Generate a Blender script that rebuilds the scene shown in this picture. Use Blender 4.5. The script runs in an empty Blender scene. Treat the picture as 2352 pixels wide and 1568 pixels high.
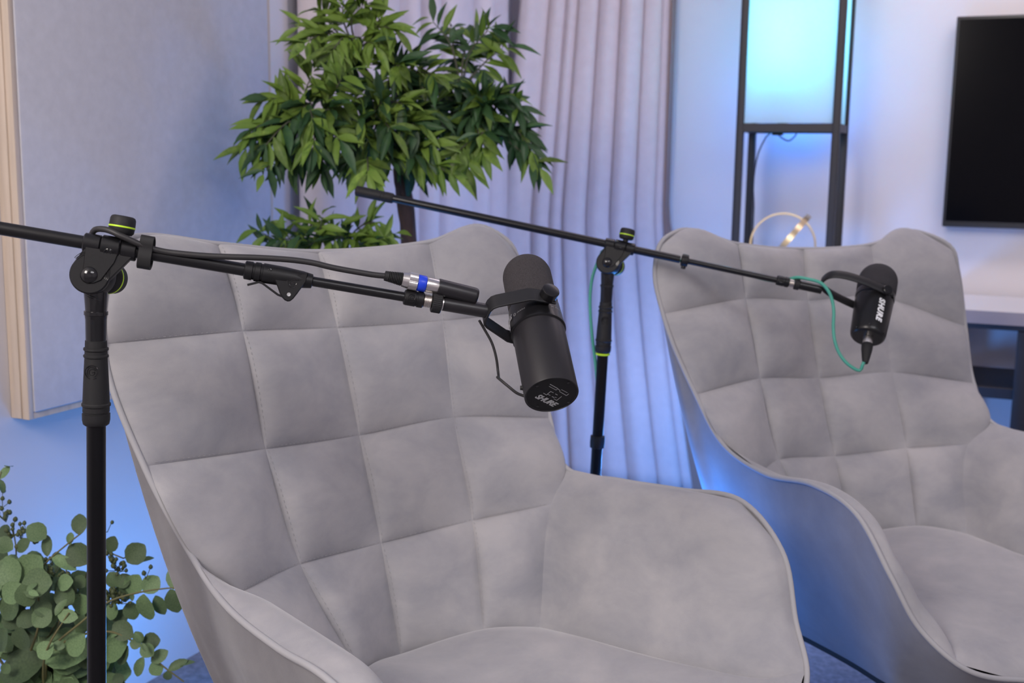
import bpy, math, random
import numpy as np
from mathutils import Vector, Matrix

# ------------------------------------------------------------------ camera
FPX = 2613.0
CAMZ = 1.15
_dn = np.array([-248.0, -16680.0, -FPX]); _up = -_dn / np.linalg.norm(_dn)
_Y = np.array([1138.0, 0.0, -FPX]); _Y[1] = -(_Y[0]*_up[0] + _Y[2]*_up[2]) / _up[1]
_Y /= np.linalg.norm(_Y); _X = np.cross(_Y, _up)
R = np.array([_X, _Y, _up])                       # world = R @ camera axes
CAM = np.array([0.0, 0.0, CAMZ])
sc = bpy.context.scene
cam_d = bpy.data.cameras.new('camera'); cam = bpy.data.objects.new('camera', cam_d)
sc.collection.objects.link(cam)
m4 = Matrix([[*R[0], 0], [*R[1], 0], [*R[2], CAMZ], [0, 0, 0, 1]])
cam.matrix_world = m4
cam_d.sensor_width = 36.0; cam_d.lens = FPX * 36.0 / 2352.0
cam_d.clip_start = 0.05; cam_d.clip_end = 60
cam_d.dof.use_dof = True; cam_d.dof.focus_distance = 1.40; cam_d.dof.aperture_fstop = 6.3
sc.camera = cam
sc.view_settings.view_transform = 'Standard'; sc.view_settings.look = 'None'
sc.view_settings.gamma = 1.0; sc.view_settings.use_curve_mapping = False
sc.view_settings.exposure = 0.07

# ------------------------------------------------------------------ world and lights
w = bpy.data.worlds.new('world'); sc.world = w; w.use_nodes = True
bg = w.node_tree.nodes['Background']; bg.inputs[0].default_value = (0.62, 0.64, 0.95, 1); bg.inputs[1].default_value = 0.42

def area(name, loc, target, size, power, color, size_y=None):
    d = bpy.data.lights.new(name, 'AREA'); d.size = size; d.energy = power; d.color = color
    if size_y: d.shape = 'RECTANGLE'; d.size_y = size_y
    o = bpy.data.objects.new(name, d); sc.collection.objects.link(o); o.location = loc
    o.rotation_euler = (Vector(target) - Vector(loc)).to_track_quat('-Z', 'Y').to_euler(); return o
def point(name, loc, power, color, rad=0.05):
    d = bpy.data.lights.new(name, 'POINT'); d.energy = power; d.color = color; d.shadow_soft_size = rad
    o = bpy.data.objects.new(name, d); sc.collection.objects.link(o); o.location = loc; return o
area('key_softbox', (-1.0, -0.9, 2.15), (-0.5, 2.0, 0.7), 0.75, 40, (1.0, 0.92, 0.87))
area('ceiling_fill', (1.4, 0.0, 2.56), (1.2, 0.3, 0), 1.6, 58, (0.97, 0.95, 1.0))  # unseen fill light, added to brighten the chairs from above
area('back_wall_fill', (-0.1, 2.9, 2.56), (-0.3, 3.75, 0.9), 1.5, 20, (1.0, 0.84, 0.86), 0.5)  # unseen fill light, added to brighten curtain and TV wall
point('blue_floor_lamp_left', (-1.36, 1.72, 0.20), 5.0, (0.06, 0.34, 1.0), 0.10)
point('blue_floor_lamp_middle', (-0.57, 2.09, 0.43), 4.5, (0.02, 0.24, 1.0), 0.05)
point('blue_floor_lamp_back', (-0.74, 3.1, 0.30), 22, (0.07, 0.32, 1.0), 0.10)
point('blue_wall_glow', (-0.64, 3.76, 1.35), 2.2, (0.03, 0.21, 1.0), 0.05)
LAMP_POWER = 2.4

# ------------------------------------------------------------------ pixel <-> room helpers (used to find real positions)
def V(a): return np.array(a, dtype=float)
def ray(x, y): return R @ V([x-1176, 784-y, -FPX])
def at(x, y, d): return CAM + ray(x, y) * d / FPX
def onaxis(x, y, ax, v):
    r = ray(x, y); return CAM + r * (v-CAM[ax]) / r[ax]
def onplane(x, y, P0, n):
    r = ray(x, y); return CAM + r * (np.dot(V(P0)-CAM, n) / np.dot(r, n))
def depth(p): return -float(((V(p)-CAM) @ R)[2])
def unit(v): v = V(v); return v / np.linalg.norm(v)
CX, CY, CZ = R[:, 0], R[:, 1], R[:, 2]           # camera right, up, back in room axes

# ------------------------------------------------------------------ materials
MATS = {}
def mat(name, col, rough=0.5, metal=0.0, noise=0.0, nscale=20, bump=0.0, bscale=200, sheen=0.0, spec=0.5, emit=None,
        stretch=None, col2=None, rand=0.0, transl=0.0, coords='Object'):
    m = bpy.data.materials.new(name); m.use_nodes = True; nt = m.node_tree; N = nt.nodes; L = nt.links
    b = N['Principled BSDF']; b.inputs['Base Color'].default_value = (*col, 1)
    b.inputs['Roughness'].default_value = rough; b.inputs['Metallic'].default_value = metal
    b.inputs['Specular IOR Level'].default_value = spec
    if sheen:
        b.inputs['Sheen Weight'].default_value = sheen; b.inputs['Sheen Roughness'].default_value = 0.4
    tc = N.new('ShaderNodeTexCoord'); src = tc.outputs[coords]
    if stretch:
        mp = N.new('ShaderNodeMapping'); mp.inputs['Scale'].default_value = stretch; L.new(src, mp.inputs[0]); src = mp.outputs[0]
    colout = None
    if noise or col2:
        n = N.new('ShaderNodeTexNoise'); n.inputs['Scale'].default_value = nscale; n.inputs['Detail'].default_value = 6
        n.inputs['Roughness'].default_value = 0.62; n.inputs['Distortion'].default_value = 0.25 if name.startswith('suede') else 0.0
        L.new(src, n.inputs['Vector'])
        r = N.new('ShaderNodeValToRGB'); r.color_ramp.elements[0].position = 0.3; r.color_ramp.elements[1].position = 0.7
        c2 = col2 if col2 else tuple(min(1, c*(1+noise)) for c in col); c1 = col if col2 else tuple(c*(1-noise) for c in col)
        r.color_ramp.elements[0].color = (*c1, 1); r.color_ramp.elements[1].color = (*c2, 1)
        L.new(n.outputs['Fac'], r.inputs[0]); colout = r.outputs[0]
    if rand:
        oi = N.new('ShaderNodeObjectInfo'); hs = N.new('ShaderNodeHueSaturation')
        mr = N.new('ShaderNodeMapRange'); mr.inputs[3].default_value = 1-rand; mr.inputs[4].default_value = 1+rand
        L.new(oi.outputs['Random'], mr.inputs[0]); L.new(mr.outputs[0], hs.inputs['Value'])
        if colout: L.new(colout, hs.inputs['Color'])
        else: hs.inputs['Color'].default_value = (*col, 1)
        colout = hs.outputs[0]
    if colout: L.new(colout, b.inputs['Base Color'])
    if bump:
        n2 = N.new('ShaderNodeTexNoise'); n2.inputs['Scale'].default_value = bscale; n2.inputs['Detail'].default_value = 3
        L.new(src, n2.inputs['Vector'])
        bp = N.new('ShaderNodeBump'); bp.inputs['Strength'].default_value = bump; bp.inputs['Distance'].default_value = 0.002
        L.new(n2.outputs['Fac'], bp.inputs['Height']); L.new(bp.outputs[0], b.inputs['Normal'])
    if emit:
        b.inputs['Emission Color'].default_value = (*emit[:3], 1); b.inputs['Emission Strength'].default_value = emit[3]
    if transl:
        tr = N.new('ShaderNodeBsdfTranslucent'); mx = N.new('ShaderNodeMixShader'); mx.inputs[0].default_value = transl
        if colout: L.new(colout, tr.inputs[0])
        else: tr.inputs[0].default_value = (*col, 1)
        out = N['Material Output']
        L.new(b.outputs[0], mx.inputs[1]); L.new(tr.outputs[0], mx.inputs[2]); L.new(mx.outputs[0], out.inputs[0])
    MATS[name] = m; return m

mat('wall_paint', (0.73, 0.69, 0.70), 0.85, noise=0.02, nscale=3, bump=0.05, bscale=90)
mat('ceiling_paint', (0.8, 0.8, 0.8), 0.9)
mat('carpet', (0.20, 0.19, 0.21), 0.95, noise=0.35, nscale=60, bump=0.6, bscale=400)
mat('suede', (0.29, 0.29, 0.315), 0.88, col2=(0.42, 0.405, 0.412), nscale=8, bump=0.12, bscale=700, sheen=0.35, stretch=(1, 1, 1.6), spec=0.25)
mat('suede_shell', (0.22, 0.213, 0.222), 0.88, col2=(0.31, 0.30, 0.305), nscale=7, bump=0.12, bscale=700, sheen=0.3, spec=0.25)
mat('piping', (0.38, 0.375, 0.39), 0.8, spec=0.3)
mat('thread', (0.34, 0.335, 0.345), 0.8)
mat('backing_board', (0.25, 0.25, 0.26), 0.9)  # plain grey of the backing board behind the quilted panels
mat('black_steel', (0.006, 0.006, 0.007), 0.30, spec=0.45)
mat('black_gloss', (0.008, 0.008, 0.009), 0.14, spec=0.6)
mat('black_plastic', (0.007, 0.007, 0.008), 0.45, spec=0.35, bump=0.05, bscale=900)
mat('black_rubber', (0.013, 0.013, 0.014), 0.6, spec=0.35, bump=0.08, bscale=900)
mat('satin_black', (0.013, 0.012, 0.014), 0.38, spec=0.5)
mat('matte_black_paint', (0.012, 0.012, 0.014), 0.5, spec=0.4)
mat('plate_black', (0.004, 0.004, 0.005), 0.5, spec=0.25)
mat('tube_black', (0.004, 0.004, 0.005), 0.28, spec=0.25)
mat('edge_shade', (0.34, 0.29, 0.29), 0.6)  # white tabletop's front edge, its weaker light put into the colour
mat('foam', (0.050, 0.044, 0.047), 0.95, noise=0.5, nscale=900, bump=1.0, bscale=1300)
mat('foam_fine', (0.030, 0.028, 0.033), 0.95, noise=0.3, nscale=900, bump=0.6, bscale=1300)
mat('black_cable', (0.020, 0.019, 0.020), 0.5)
mat('teal_cable', (0.06, 0.33, 0.25), 0.5)
mat('lime', (0.52, 0.80, 0.03), 0.45)
mat('nickel', (0.72, 0.69, 0.66), 0.28, metal=1.0)
mat('blue_ring', (0.01, 0.05, 0.62), 0.35)
mat('white_print', (0.80, 0.82, 0.84), 0.6)
mat('grey_print', (0.40, 0.40, 0.41), 0.6)
mat('leg_metal', (0.02, 0.02, 0.02), 0.4)
mat('panel_fabric', (0.55, 0.54, 0.58), 0.95, noise=0.05, nscale=40, bump=0.25, bscale=600)
mat('panel_wood', (0.60, 0.49, 0.39), 0.6, noise=0.12, nscale=6, stretch=(8, 8, 0.6))
mat('curtain_cloth', (0.74, 0.65, 0.655), 0.9, noise=0.04, nscale=30, bump=0.15, bscale=500, sheen=0.2, transl=0.12)
mat('lamp_black', (0.024, 0.022, 0.024), 0.5)
mat('lamp_fabric', (0.92, 0.93, 0.95), 0.9, transl=0.75)
mat('tv_bezel', (0.010, 0.010, 0.012), 0.35)
mat('tv_screen', (0.002, 0.002, 0.003), 0.16, spec=0.12)
mat('white_laminate', (0.80, 0.77, 0.76), 0.4)
mat('gold', (0.75, 0.60, 0.38), 0.28, metal=1.0)
mat('bark', (0.10, 0.055, 0.035), 0.85, noise=0.5, nscale=14, bump=0.8, bscale=60, stretch=(3, 3, 0.5))
mat('twig', (0.09, 0.09, 0.06), 0.8)
mat('ficus_leaf_lit', (0.09, 0.18, 0.025), 0.5, rand=0.45, col2=(0.22, 0.33, 0.055), nscale=4, transl=0.3)  # lit and shaded copies of one leaf, light painted into the colour
mat('ficus_leaf_shaded', (0.028, 0.085, 0.035), 0.5, rand=0.3, col2=(0.06, 0.14, 0.04), nscale=4, transl=0.25)
mat('gum_leaf', (0.10, 0.17, 0.075), 0.6, rand=0.5, col2=(0.18, 0.27, 0.12), nscale=18, transl=0.15)
mat('gum_stem', (0.16, 0.15, 0.06), 0.7)
mat('berry', (0.07, 0.09, 0.03), 0.6)
mat('ceramic', (0.65, 0.64, 0.62), 0.4)
mat('soil', (0.05, 0.035, 0.025), 0.95, noise=0.5, nscale=60)
POSES = [[-0.6736, 1.42, 1.1962, 0.043], [-0.121, 2.2635, 0.9148, 0.0219]]
CHAIR_PTS = [
 {'TAR':(0.202,0.3167,0.9723), 'TAL':(-0.199,0.323,0.9847), 'TCR':(0.3318,0.3076,0.9925), 'TCL':(-0.3212,0.3093,1.001), 'TER':(0.3887,0.2807,0.9251), 'TEL':(-0.3814,0.2765,0.9648), 'KR':(0.3698,0.288,0.9646), 'KL':(-0.3627,0.2799,0.9965), 'A1R':(0.195,0.2735,0.8424), 'A1L':(-0.1872,0.2796,0.8599), 'E1R':(0.4092,0.2553,0.8455), 'E1L':(-0.4062,0.2574,0.8664), 'A2R':(0.1842,0.2317,0.6842), 'A2L':(-0.1823,0.234,0.6923), 'E2R':(0.3781,0.1921,0.6613), 'E2L':(-0.3835,0.2048,0.7093), 'A3R':(0.1706,0.1693,0.5225), 'A3L':(-0.1685,0.1708,0.531), 'E3R':(0.3027,0.1146,0.5357), 'E3L':(-0.3018,0.1173,0.5395), 'A4R':(0.1218,0.0899,0.369), 'A4L':(-0.1241,0.0928,0.3775), 'E4R':(0.2038,0.0432,0.3668), 'E4L':(-0.2082,0.0424,0.3732), 'JR':(0.3559,0.1302,0.5861), 'JL':(-0.3593,0.1288,0.5977), 'R1R':(0.3712,0.0257,0.5832), 'R1L':(-0.3793,0.0216,0.5728), 'R2R':(0.38,-0.0935,0.5906), 'R2L':(-0.391,-0.1075,0.5627), 'R3R':(0.3921,-0.2011,0.5941), 'R3L':(-0.3992,-0.2172,0.5636), 'R4R':(0.3827,-0.2839,0.5332), 'R4L':(-0.3815,-0.2919,0.5181), 'R5R':(0.3564,-0.3273,0.4437), 'R5L':(-0.3558,-0.3308,0.4382), 'R6R':(0.3177,-0.371,0.3961), 'R6L':(-0.317,-0.3754,0.3897), 'R7R':(0.1927,-0.4067,0.3423), 'R7L':(-0.1927,-0.4067,0.3423), 'T0':(-0.0042,0.3486,0.963), 'B1':(0.0016,0.3066,0.8446), 'B2':(0.0031,0.254,0.6788), 'B3':(0.0015,0.1983,0.5157), 'B4':(-0.0038,0.1442,0.3476)},
 {'TAR':(0.1906,0.327,0.9627), 'TAL':(-0.1935,0.3179,0.9732), 'TCR':(0.3245,0.315,0.9898), 'TCL':(-0.3399,0.3221,1.0016), 'TER':(0.4007,0.2643,0.9061), 'TEL':(-0.4139,0.2942,0.9294), 'KR':(0.386,0.268,0.9501), 'KL':(-0.3994,0.3025,0.9744), 'A1R':(0.184,0.2863,0.8516), 'A1L':(-0.194,0.2855,0.8647), 'E1R':(0.4104,0.2406,0.7805), 'E1L':(-0.4158,0.2608,0.849), 'A2R':(0.1832,0.2354,0.6932), 'A2L':(-0.1857,0.2407,0.7081), 'E2R':(0.3845,0.1863,0.6619), 'E2L':(-0.3791,0.1988,0.7006), 'A3R':(0.1727,0.1743,0.5399), 'A3L':(-0.1755,0.1846,0.5528), 'E3R':(0.3015,0.1204,0.5466), 'E3L':(-0.3018,0.1173,0.5395), 'A4R':(0.1283,0.0951,0.393), 'A4L':(-0.1241,0.0928,0.3775), 'E4R':(0.2145,0.04,0.3845), 'E4L':(-0.2082,0.0424,0.3732), 'JR':(0.3658,0.1205,0.5902), 'JL':(-0.3645,0.1408,0.6228), 'R1R':(0.3735,0.021,0.5791), 'R1L':(-0.3627,0.0147,0.5889), 'R2R':(0.3834,-0.1043,0.5784), 'R2L':(-0.3688,-0.1097,0.6018), 'R3R':(0.394,-0.2141,0.5755), 'R3L':(-0.3835,-0.2213,0.5847), 'R4R':(0.3815,-0.2919,0.5181), 'R4L':(-0.3816,-0.3001,0.5024), 'R5R':(0.3558,-0.3308,0.4382), 'R5L':(-0.3558,-0.3343,0.4323), 'R6R':(0.317,-0.3754,0.3897), 'R6L':(-0.3172,-0.38,0.3825), 'R7R':(0.1927,-0.4067,0.3423), 'R7L':(-0.1932,-0.4064,0.3418), 'T0':(0.0052,0.3401,0.9564), 'B1':(-0.0022,0.3107,0.8497), 'B2':(-0.0037,0.2633,0.6907), 'B3':(-0.0013,0.2081,0.5346), 'B4':(0.0051,0.1489,0.3738)},
]

# ------------------------------------------------------------------ object helpers
WM = {}     # object -> world matrix of its thing (children are placed in that frame)
def tag(o, label=None, cat=None, group=None, kind=None):
    if label: o['label'] = label
    if cat: o['category'] = cat
    if group: o['group'] = group
    if kind: o['kind'] = kind
    return o
def thing(name, loc, label, cat, group=None, rz=0.0):
    o = bpy.data.objects.new(name, None); sc.collection.objects.link(o)
    o.location = loc; o.rotation_euler = (0, 0, rz); o.empty_display_size = 0.05
    WM[o.name] = Matrix.Translation(Vector(loc)) @ Matrix.Rotation(rz, 4, 'Z')
    return tag(o, label, cat, group)

class MB:
    def __init__(s): s.v = []; s.f = []
    def add(s, vs, fs):
        k = len(s.v); s.v += [tuple(map(float, p)) for p in vs]; s.f += [tuple(i+k for i in f) for f in fs]; return s
    def grid(s, P, close_u=False, close_v=False):
        P = np.asarray(P, float); nu, nv = P.shape[:2]; fs = []
        for i in range(nu if close_u else nu-1):
            for j in range(nv if close_v else nv-1):
                a = i*nv+j; b = ((i+1) % nu)*nv+j; c = ((i+1) % nu)*nv+(j+1) % nv; d = i*nv+(j+1) % nv
                fs.append((a, b, c, d))
        return s.add(P.reshape(-1, 3), fs)
    def frame(s, d):
        d = unit(d); h = V([0, 0, 1]) if abs(d[2]) < 0.9 else V([1, 0, 0])
        a = unit(np.cross(d, h)); return a, np.cross(d, a)
    def lathe(s, P, d, prof, n=32, caps=True):
        """prof: list of (distance along d, radius)."""
        P = V(P); d = unit(d); a, b = s.frame(d); k = len(s.v); rings = []
        for t, r in prof:
            rings.append([P + d*t + r*(math.cos(2*math.pi*i/n)*a + math.sin(2*math.pi*i/n)*b) for i in range(n)])
        s.grid(rings, close_v=True)
        if caps:
            s.f.append(tuple(k+i for i in range(n))[::-1]); s.f.append(tuple(k+(len(prof)-1)*n+i for i in range(n)))
        return s
    def tube(s, path, r, n=10, caps=True, closed=False):
        P = [V(p) for p in path]; m = len(P); rr = r if hasattr(r, '__len__') else [r]*m
        T = []
        for i in range(m):
            if closed: T.append(unit(P[(i+1) % m]-P[i-1]))
            else: T.append(unit(P[min(i+1, m-1)]-P[max(i-1, 0)]))
        a, _ = s.frame(T[0]); k = len(s.v); rings = []
        for i in range(m):
            a = unit(a - T[i]*np.dot(a, T[i])); b = np.cross(T[i], a)
            rings.append([P[i] + rr[i]*(math.cos(2*math.pi*j/n)*a + math.sin(2*math.pi*j/n)*b) for j in range(n)])
        s.grid(rings, close_v=True, close_u=closed)
        if caps and not closed:
            s.f.append(tuple(k+i for i in range(n))[::-1]); s.f.append(tuple(k+(m-1)*n+i for i in range(n)))
        return s
    def box(s, c, ax, ay, az, hx, hy, hz, bev=0.0):
        c, ax, ay, az = V(c), unit(ax), unit(ay), unit(az)
        if bev <= 0:
            vs = [c+ax*hx*i+ay*hy*j+az*hz*k for i in (-1, 1) for j in (-1, 1) for k in (-1, 1)]
            return s.add(vs, [(0,1,3,2),(4,6,7,5),(0,4,5,1),(2,3,7,6),(0,2,6,4),(1,5,7,3)])
        prof = []
        for sx, sy, a0 in ((1, 1, 0), (-1, 1, 90), (-1, -1, 180), (1, -1, 270)):
            for q in (0, 45, 90):
                an = math.radians(a0+q); prof.append((sx*(hx-bev)+bev*math.cos(an), sy*(hy-bev)+bev*math.sin(an)))
        n = len(prof); k = len(s.v); rings = []
        for z, ins in ((-hz, bev*0.6), (-hz+bev*0.6, 0), (hz-bev*0.6, 0), (hz, bev*0.6)):
            rings.append([c+ax*(x*(1-ins/hx))+ay*(y*(1-ins/hy))+az*z for x, y in prof])
        s.grid(rings, close_v=True); s.f.append(tuple(k+i for i in range(n))[::-1]); s.f.append(tuple(k+3*n+i for i in range(n)))
        return s
    def abox(s, lo, hi, bev=0.0):
        lo, hi = V(lo), V(hi); h = (hi-lo)/2
        return s.box((lo+hi)/2, (1,0,0), (0,1,0), (0,0,1), h[0], h[1], h[2], bev)
    def prism(s, pts, n, h, bev=0.0):
        """closed outline pts (3D, one plane) pushed +-h along n, edges chamfered by bev."""
        n = unit(n); P = [V(p) for p in pts]; m = len(P); c = sum(P)/m; k = len(s.v)
        def ins(b): return [p + unit(c-p)*b for p in P]
        rings = [[p - n*h for p in ins(bev)], [p - n*(h-bev) for p in P], [p + n*(h-bev) for p in P], [p + n*h for p in ins(bev)]] if bev else [[p-n*h for p in P], [p+n*h for p in P]]
        s.grid(rings, close_v=True)
        s.f.append(tuple(k+i for i in range(m))[::-1]); s.f.append(tuple(k+(len(rings)-1)*m+i for i in range(m)))
        return s
    def strip(s, path, wdir, hw, th):
        """flat strap: path, half width along wdir (vector or list), thickness th."""
        P = [V(p) for p in path]; m = len(P); rings = []; k = len(s.v)
        for i in range(m):
            t = unit(P[min(i+1, m-1)]-P[max(i-1, 0)]); wd = unit(wdir); nn = unit(np.cross(t, wd))
            rings.append([P[i]+wd*hw*x+nn*th/2*y for x, y in ((-1, -.6), (-.92, -1), (.92, -1), (1, -.6), (1, .6), (.92, 1), (-.92, 1), (-1, .6))])
        s.grid(rings, close_v=True); s.f.append(tuple(k+i for i in range(8))[::-1]); s.f.append(tuple(k+(m-1)*8+i for i in range(8)))
        return s
    def sphere(s, c, r, n=14, flat=None):
        c = V(c); rings = []
        for i in range(n//2+1):
            th = math.pi*i/(n//2); rings.append([c+V([r*math.sin(th)*math.cos(2*math.pi*j/n), r*math.sin(th)*math.sin(2*math.pi*j/n), r*math.cos(th)]) for j in range(n)])
        return s.grid(rings, close_v=True)
    def build(s, name, m, parent=None, label=None, angle=38, smooth=True, local=False, kind=None):
        me = bpy.data.meshes.new(name)
        vs = s.v
        if parent is not None and not local:
            M = WM[parent.name].inverted(); vs = [tuple(M @ Vector(p)) for p in vs]
        me.from_pydata(vs, [], s.f); me.validate(); me.update()
        if smooth:
            me.shade_smooth(); me.set_sharp_from_angle(angle=math.radians(angle))
        me.materials.append(MATS[m] if isinstance(m, str) else m)
        o = bpy.data.objects.new(name, me); sc.collection.objects.link(o)
        if parent is not None: o.parent = parent; WM[o.name] = WM[parent.name]
        else: WM[o.name] = Matrix.Identity(4)
        if label: o['label'] = label
        if kind: o['kind'] = kind
        return o
    def fix(s):
        """make windings point outward for a closed mesh"""
        return s

class Curve:
    """smooth curve through points with given parameters"""
    def __init__(s, ts, P, closed=False):
        P = np.asarray(P, float); ts = np.asarray(ts, float)
        s.ts = ts; s.P = P; n = len(P); T = np.zeros_like(P)
        for i in range(n):
            if closed:
                per = ts[-1]-ts[0]
                if i in (0, n-1):
                    a, b = P[n-2], P[1]; h0 = ts[-1]-ts[-2]; h1 = ts[1]-ts[0]; pm = P[i]
                    T[i] = ((pm-a)/h0*h1 + (b-pm)/h1*h0)/(h0+h1); continue
            if i == 0: T[i] = (P[1]-P[0])/(ts[1]-ts[0]); continue
            if i == n-1: T[i] = (P[-1]-P[-2])/(ts[-1]-ts[-2]); continue
            h0 = ts[i]-ts[i-1]; h1 = ts[i+1]-ts[i]
            T[i] = ((P[i]-P[i-1])/h0*h1 + (P[i+1]-P[i])/h1*h0)/(h0+h1)
        s.T = T
    def __call__(s, t):
        t = np.atleast_1d(np.asarray(t, float)); i = np.clip(np.searchsorted(s.ts, t, side='right')-1, 0, len(s.ts)-2)
        h = (s.ts[i+1]-s.ts[i]); f = (t-s.ts[i])/h; f = f[:, None]; h = h[:, None]
        return (2*f**3-3*f**2+1)*s.P[i] + (f**3-2*f**2+f)*h*s.T[i] + (-2*f**3+3*f**2)*s.P[i+1] + (f**3-f**2)*h*s.T[i+1]
def spline(P, n=60, closed=False):
    P = [V(p) for p in P]
    if closed: P = P+[P[0]]
    ts = [0]
    for i in range(1, len(P)): ts.append(ts[-1]+max(1e-6, np.linalg.norm(P[i]-P[i-1])))
    c = Curve(ts, P, closed); out = c(np.linspace(0, ts[-1], n+(1 if closed else 0)))
    return out[:-1] if closed else out

def text_mesh(body, size, M, shear=0.0, bold=0.0, extrude=0.0003, bend=None, spacing=1.0):
    cu = bpy.data.curves.new('text', 'FONT'); cu.body = body; cu.size = size; cu.shear = shear; cu.offset = bold
    cu.extrude = extrude; cu.align_x = 'CENTER'; cu.align_y = 'CENTER'; cu.space_character = spacing; cu.resolution_u = 4
    o = bpy.data.objects.new('text', cu); sc.collection.objects.link(o)
    bpy.context.view_layer.update()
    me = o.evaluated_get(bpy.context.evaluated_depsgraph_get()).to_mesh()
    vs = [v.co.copy() for v in me.vertices]; fs = [tuple(p.vertices) for p in me.polygons]
    o.to_mesh_clear(); bpy.data.objects.remove(o); bpy.data.curves.remove(cu)
    mb = MB()
    if bend: vs = [Vector(bend(v)) for v in vs]
    else: vs = [M @ v for v in vs]
    mb.add(vs, fs); return mb

# ------------------------------------------------------------------ setting
WX, WY, CEIL = -1.669, 3.85, 2.60
def slab(name, lo, hi, m, kind='structure'):
    o = MB().abox(lo, hi).build(name, m, smooth=False); o['kind'] = kind; return o
RX, FY = 3.0, -1.9
slab('floor', (WX-0.1, FY-0.1, -0.08), (RX+0.1, WY+0.1, 0.0), 'carpet')
slab('wall_left', (WX-0.1, FY, 0.0), (WX, WY+0.1, CEIL), 'wall_paint')
slab('wall_back', (WX, WY, 0.0), (RX, WY+0.1, CEIL), 'wall_paint')
slab('wall_right', (RX, FY, 0.0), (RX+0.1, WY+0.1, CEIL), 'wall_paint')
slab('wall_front', (WX-0.1, FY-0.1, 0.0), (RX+0.1, FY, CEIL), 'wall_paint')
slab('ceiling', (WX-0.1, FY-0.1, CEIL), (RX+0.1, WY+0.1, CEIL+0.08), 'ceiling_paint')

# acoustic panel on the left wall
pan = thing('acoustic_panel', (WX, 1.98, 0.655), 'large pale fabric acoustic panel with a light wood edge on the left wall', 'wall panel')
PX = WX+0.05
y0, y1, z0, z1 = 1.655, 2.395, 0.665, 2.15
y0, y1, z0, z1 = 1.535, 2.315, 0.668, 2.15
MB().abox((WX+0.006, y0+0.012, z0+0.012), (PX-0.002, y1-0.012, z1-0.012), 0.004).build('fabric_face', 'panel_fabric', pan)
for nm, lo, hi in (('frame_rail', (WX+0.001, y0, z0), (PX-0.005, y0+0.012, z1)), ('frame_rail', (WX+0.001, y1-0.012, z0), (PX-0.005, y1, z1)),
                   ('frame_rail', (WX+0.001, y0+0.012, z0), (PX-0.005, y1-0.012, z0+0.012)), ('frame_rail', (WX+0.001, y0+0.012, z1-0.012), (PX-0.005, y1-0.012, z1))):
    MB().abox(lo, hi, 0.0015).build(nm, 'panel_wood', pan)
MB().abox((WX+0.014, y0-0.004, z0+0.002), (WX+0.030, y0+0.001, z1-0.002), 0.001).build('wood_edge_strip', 'panel_wood', pan)

# curtains --------------------------------------------------------------
def curtain(name, label, fn, valleys, amp, parent_loc, z_lo=0.02, z_hi=2.46, nz=40):
    t = thing(name, parent_loc, label, 'curtain', 'curtains behind the tall leafy tree')
    zs = np.linspace(z_lo, z_hi, nz); rows = []
    rnd = random.Random(len(valleys)*7); jit = [rnd.uniform(0.75, 1.15) for _ in valleys]; ph = [rnd.uniform(0, 6) for _ in valleys]
    for z in zs:
        row = []
        for i in range(len(valleys)-1):
            a, b = valleys[i], valleys[i+1]; wd = b-a
            for q in range(12):
                f = q/12.0; sk = f + 0.10*math.sin(2*math.pi*f)*math.sin(ph[i]+z*0.5)
                off = amp*jit[i]*min(1.0, wd/0.12)*max(0.0, math.sin(math.pi*sk))**0.48
                off *= 0.92+0.12*math.sin(1.3*z+ph[i])
                row.append(fn(a+wd*f, z, off))
        row.append(fn(valleys[-1], z, 0))
        rows.append(row)
    rows = np.array(rows); front = MB().grid(rows)
    o = front.build('cloth', 'curtain_cloth', t, angle=80)
    sm = o.modifiers.new('thickness', 'SOLIDIFY'); sm.thickness = 0.003; sm.offset = -1
    return t
def fn_left(s, z, off): return (-1.645+off, s+0.012*math.sin(z*1.1), z)
cl = curtain('curtain', 'greige pleated curtain on the left wall directly behind the leafy tree crown', fn_left,
        [2.45, 2.667, 2.90, 3.054, 3.153, 3.38, 3.52, 3.66], 0.07, (-1.64, 3.0, 0.0))
MB().abox((-1.655, 2.44, 2.462), (-1.615, 3.70, 2.50), 0.003).build('curtain_rail', 'white_laminate', cl)
def fn_right(s, z, off):
    k = (s+1.60)/0.54
    xl = -1.585 - 0.075*max(0, min(1, (1.75-z)/0.8)) ; xr = -1.065 + 0.15*max(0, (1.0-z))**1.3
    return (xl+(xr-xl)*k, 3.795-off - 0.05*max(0, 0.12-k)/0.12, z)
cr = curtain('curtain', 'greige pleated curtain on the back wall, beside the lit floor lamp', fn_right,
        [-1.60, -1.505, -1.443, -1.394, -1.318, -1.237, -1.155, -1.09, -1.06], 0.058, (-1.3, 3.78, 0.0))
MB().abox((-1.62, 3.782, 2.462), (-1.02, 3.818, 2.50), 0.003).build('curtain_rail', 'white_laminate', cr)
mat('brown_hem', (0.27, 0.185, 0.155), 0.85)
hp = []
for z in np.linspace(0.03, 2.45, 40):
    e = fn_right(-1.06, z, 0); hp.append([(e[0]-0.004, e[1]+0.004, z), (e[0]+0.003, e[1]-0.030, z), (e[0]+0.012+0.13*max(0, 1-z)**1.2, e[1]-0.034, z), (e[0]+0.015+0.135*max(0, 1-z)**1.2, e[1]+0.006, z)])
MB().grid(hp, close_v=True).build('edge_hem', 'brown_hem', cr, label='brown edge hem')

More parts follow.
